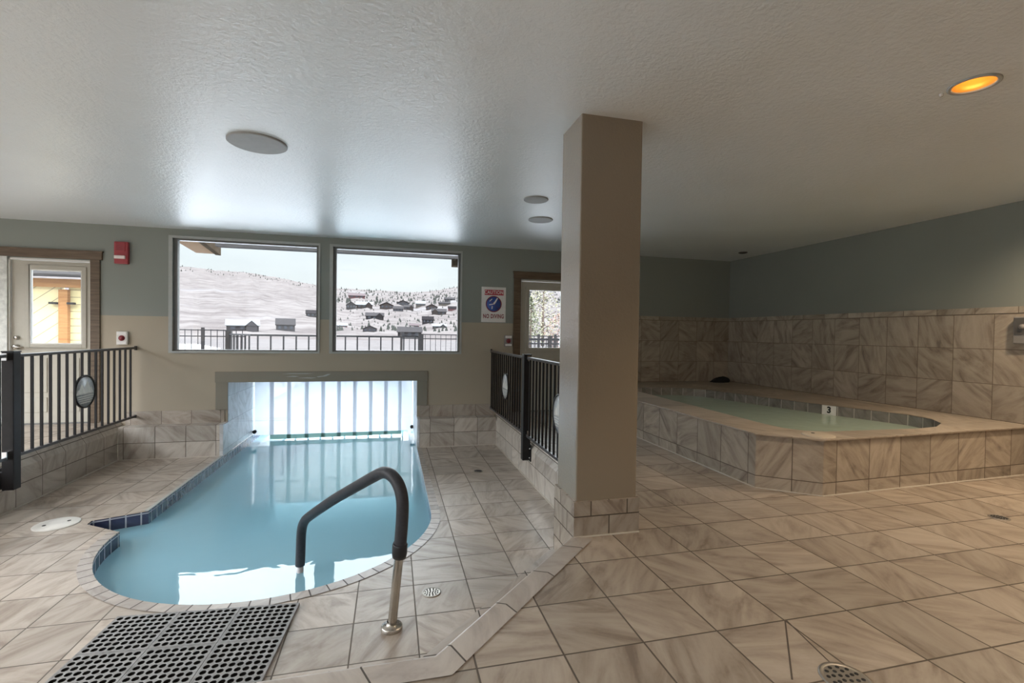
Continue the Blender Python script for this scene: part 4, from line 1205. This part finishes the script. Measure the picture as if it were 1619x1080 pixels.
# ------------------------------------------------------------------ light
world = bpy.data.worlds.new('sky'); scn.world = world; world.use_nodes = True
nt = world.node_tree; nt.nodes.clear()
wo = nt.nodes.new('ShaderNodeOutputWorld'); bg = nt.nodes.new('ShaderNodeBackground')
tcw = nt.nodes.new('ShaderNodeTexCoord'); sep = nt.nodes.new('ShaderNodeSeparateXYZ'); nt.links.new(tcw.outputs['Generated'], sep.inputs[0])
rp = nt.nodes.new('ShaderNodeValToRGB'); nt.links.new(sep.outputs[2], rp.inputs[0])
e = rp.color_ramp.elements
for _ in range(2): e.new(.5)
for el, (p, c) in zip(e, [(0.0, (.44, .44, .44)), (.15, (.40, .425, .445)), (.27, (3.6, 3.8, 4.0)), (1.0, (5.0, 5.3, 5.8))]):
    el.position = p; el.color = (*c, 1)
nz = nt.nodes.new('ShaderNodeTexNoise'); nz.inputs['Scale'].default_value = 3.5; nz.inputs['Detail'].default_value = 4
mpw = nt.nodes.new('ShaderNodeMapping'); mpw.inputs['Scale'].default_value = (1, 1, 3.5); nt.links.new(tcw.outputs['Generated'], mpw.inputs[0]); nt.links.new(mpw.outputs[0], nz.inputs['Vector'])
cr = nt.nodes.new('ShaderNodeMapRange'); nt.links.new(nz.outputs['Fac'], cr.inputs[0])
for i, v in enumerate((.45, .65, 0.0, .5)): cr.inputs[i+1].default_value = v
mxw = nt.nodes.new('ShaderNodeMix'); mxw.data_type = 'RGBA'; nt.links.new(cr.outputs[0], mxw.inputs[0]); nt.links.new(rp.outputs[0], mxw.inputs[6]); mxw.blend_type = 'MULTIPLY'; mxw.inputs[7].default_value = (1.25, 1.22, 1.2, 1)
nt.links.new(mxw.outputs[2], bg.inputs[0]); bg.inputs[1].default_value = 1.28
nt.links.new(bg.outputs[0], wo.inputs[0])

def lamp(name, typ, loc, energy, col, size=.15, rot=(0, 0, 0), **kw):
    d = bpy.data.lights.new(name, typ); d.energy = energy; d.color = col
    if typ == 'AREA': d.shape = 'DISK'; d.size = size
    elif typ == 'POINT' or typ == 'SPOT': d.shadow_soft_size = size
    elif typ == 'SUN': d.angle = R(1.0)
    for k, v in kw.items(): setattr(d, k, v)
    o = bpy.data.objects.new(name, d); COL.objects.link(o); o.location = loc; o.rotation_euler = rot
    return o
sun = lamp('sun', 'SUN', (0, 0, 30), 1.2, (1.0, .95, .88))
sun.rotation_euler = Vector((-.55, .62, -.75)).to_track_quat('-Z', 'Y').to_euler()
WARM = (1.0, .79, .56)
lamp('downlight_glow', 'SPOT', (CAN[0], CAN[1], CEIL+.035), 40, WARM, .03, spot_size=R(120), spot_blend=.6)
NEUT = (1.0, .94, .87)
for x, y, p, c, w_ in [(-3.7, -4.6, 95, NEUT, 125), (-2.0, -6.3, 70, NEUT, 105), (.2, -7.0, 34, NEUT, 95), (2.4, -6.7, 34, WARM, 95), (4.6, -5.9, 50, WARM, 120),
                   (4.9, -4.75, 95, WARM, 155), (-4.9, -3.3, 110, (1.0, .96, .92), 165), (4.7, -7.8, 60, WARM, 105), (-1.6, -8.8, 30, NEUT, 100)]:
    lamp('unseen_spot', 'SPOT', (x, y, CEIL-.02), p, c, .10, spot_size=R(w_), spot_blend=.8)  # unseen ceiling spots added as fill; warm right ones follow the glow there

# ------------------------------------------------------------------ camera
cd = bpy.data.cameras.new('camera'); cam = bpy.data.objects.new('camera', cd); COL.objects.link(cam)
cd.sensor_fit = 'HORIZONTAL'; cd.sensor_width = 36.0; cd.lens = 36.0*759.44/1619.0
cd.clip_start = .05; cd.clip_end = 5000
yw, pt, rl = R(14.0629), R(-.9374), R(.8367)
F = Vector((math.sin(yw)*math.cos(pt), math.cos(yw)*math.cos(pt), math.sin(pt)))
Rt = Vector((math.cos(yw), -math.sin(yw), 0)); Up = Rt.cross(F)
R2 = Rt*math.cos(rl)+Up*math.sin(rl); U2 = -Rt*math.sin(rl)+Up*math.cos(rl)
mw = Matrix(((R2.x, U2.x, -F.x, 0), (R2.y, U2.y, -F.y, -6.9632), (R2.z, U2.z, -F.z, 1.1733), (0, 0, 0, 1)))
cam.matrix_world = mw
scn.camera = cam
vs_ = scn.view_settings
vs_.view_transform = 'Standard'; vs_.look = 'None'; vs_.gamma = 1.0; vs_.use_curve_mapping = False
vs_.exposure = 0.95
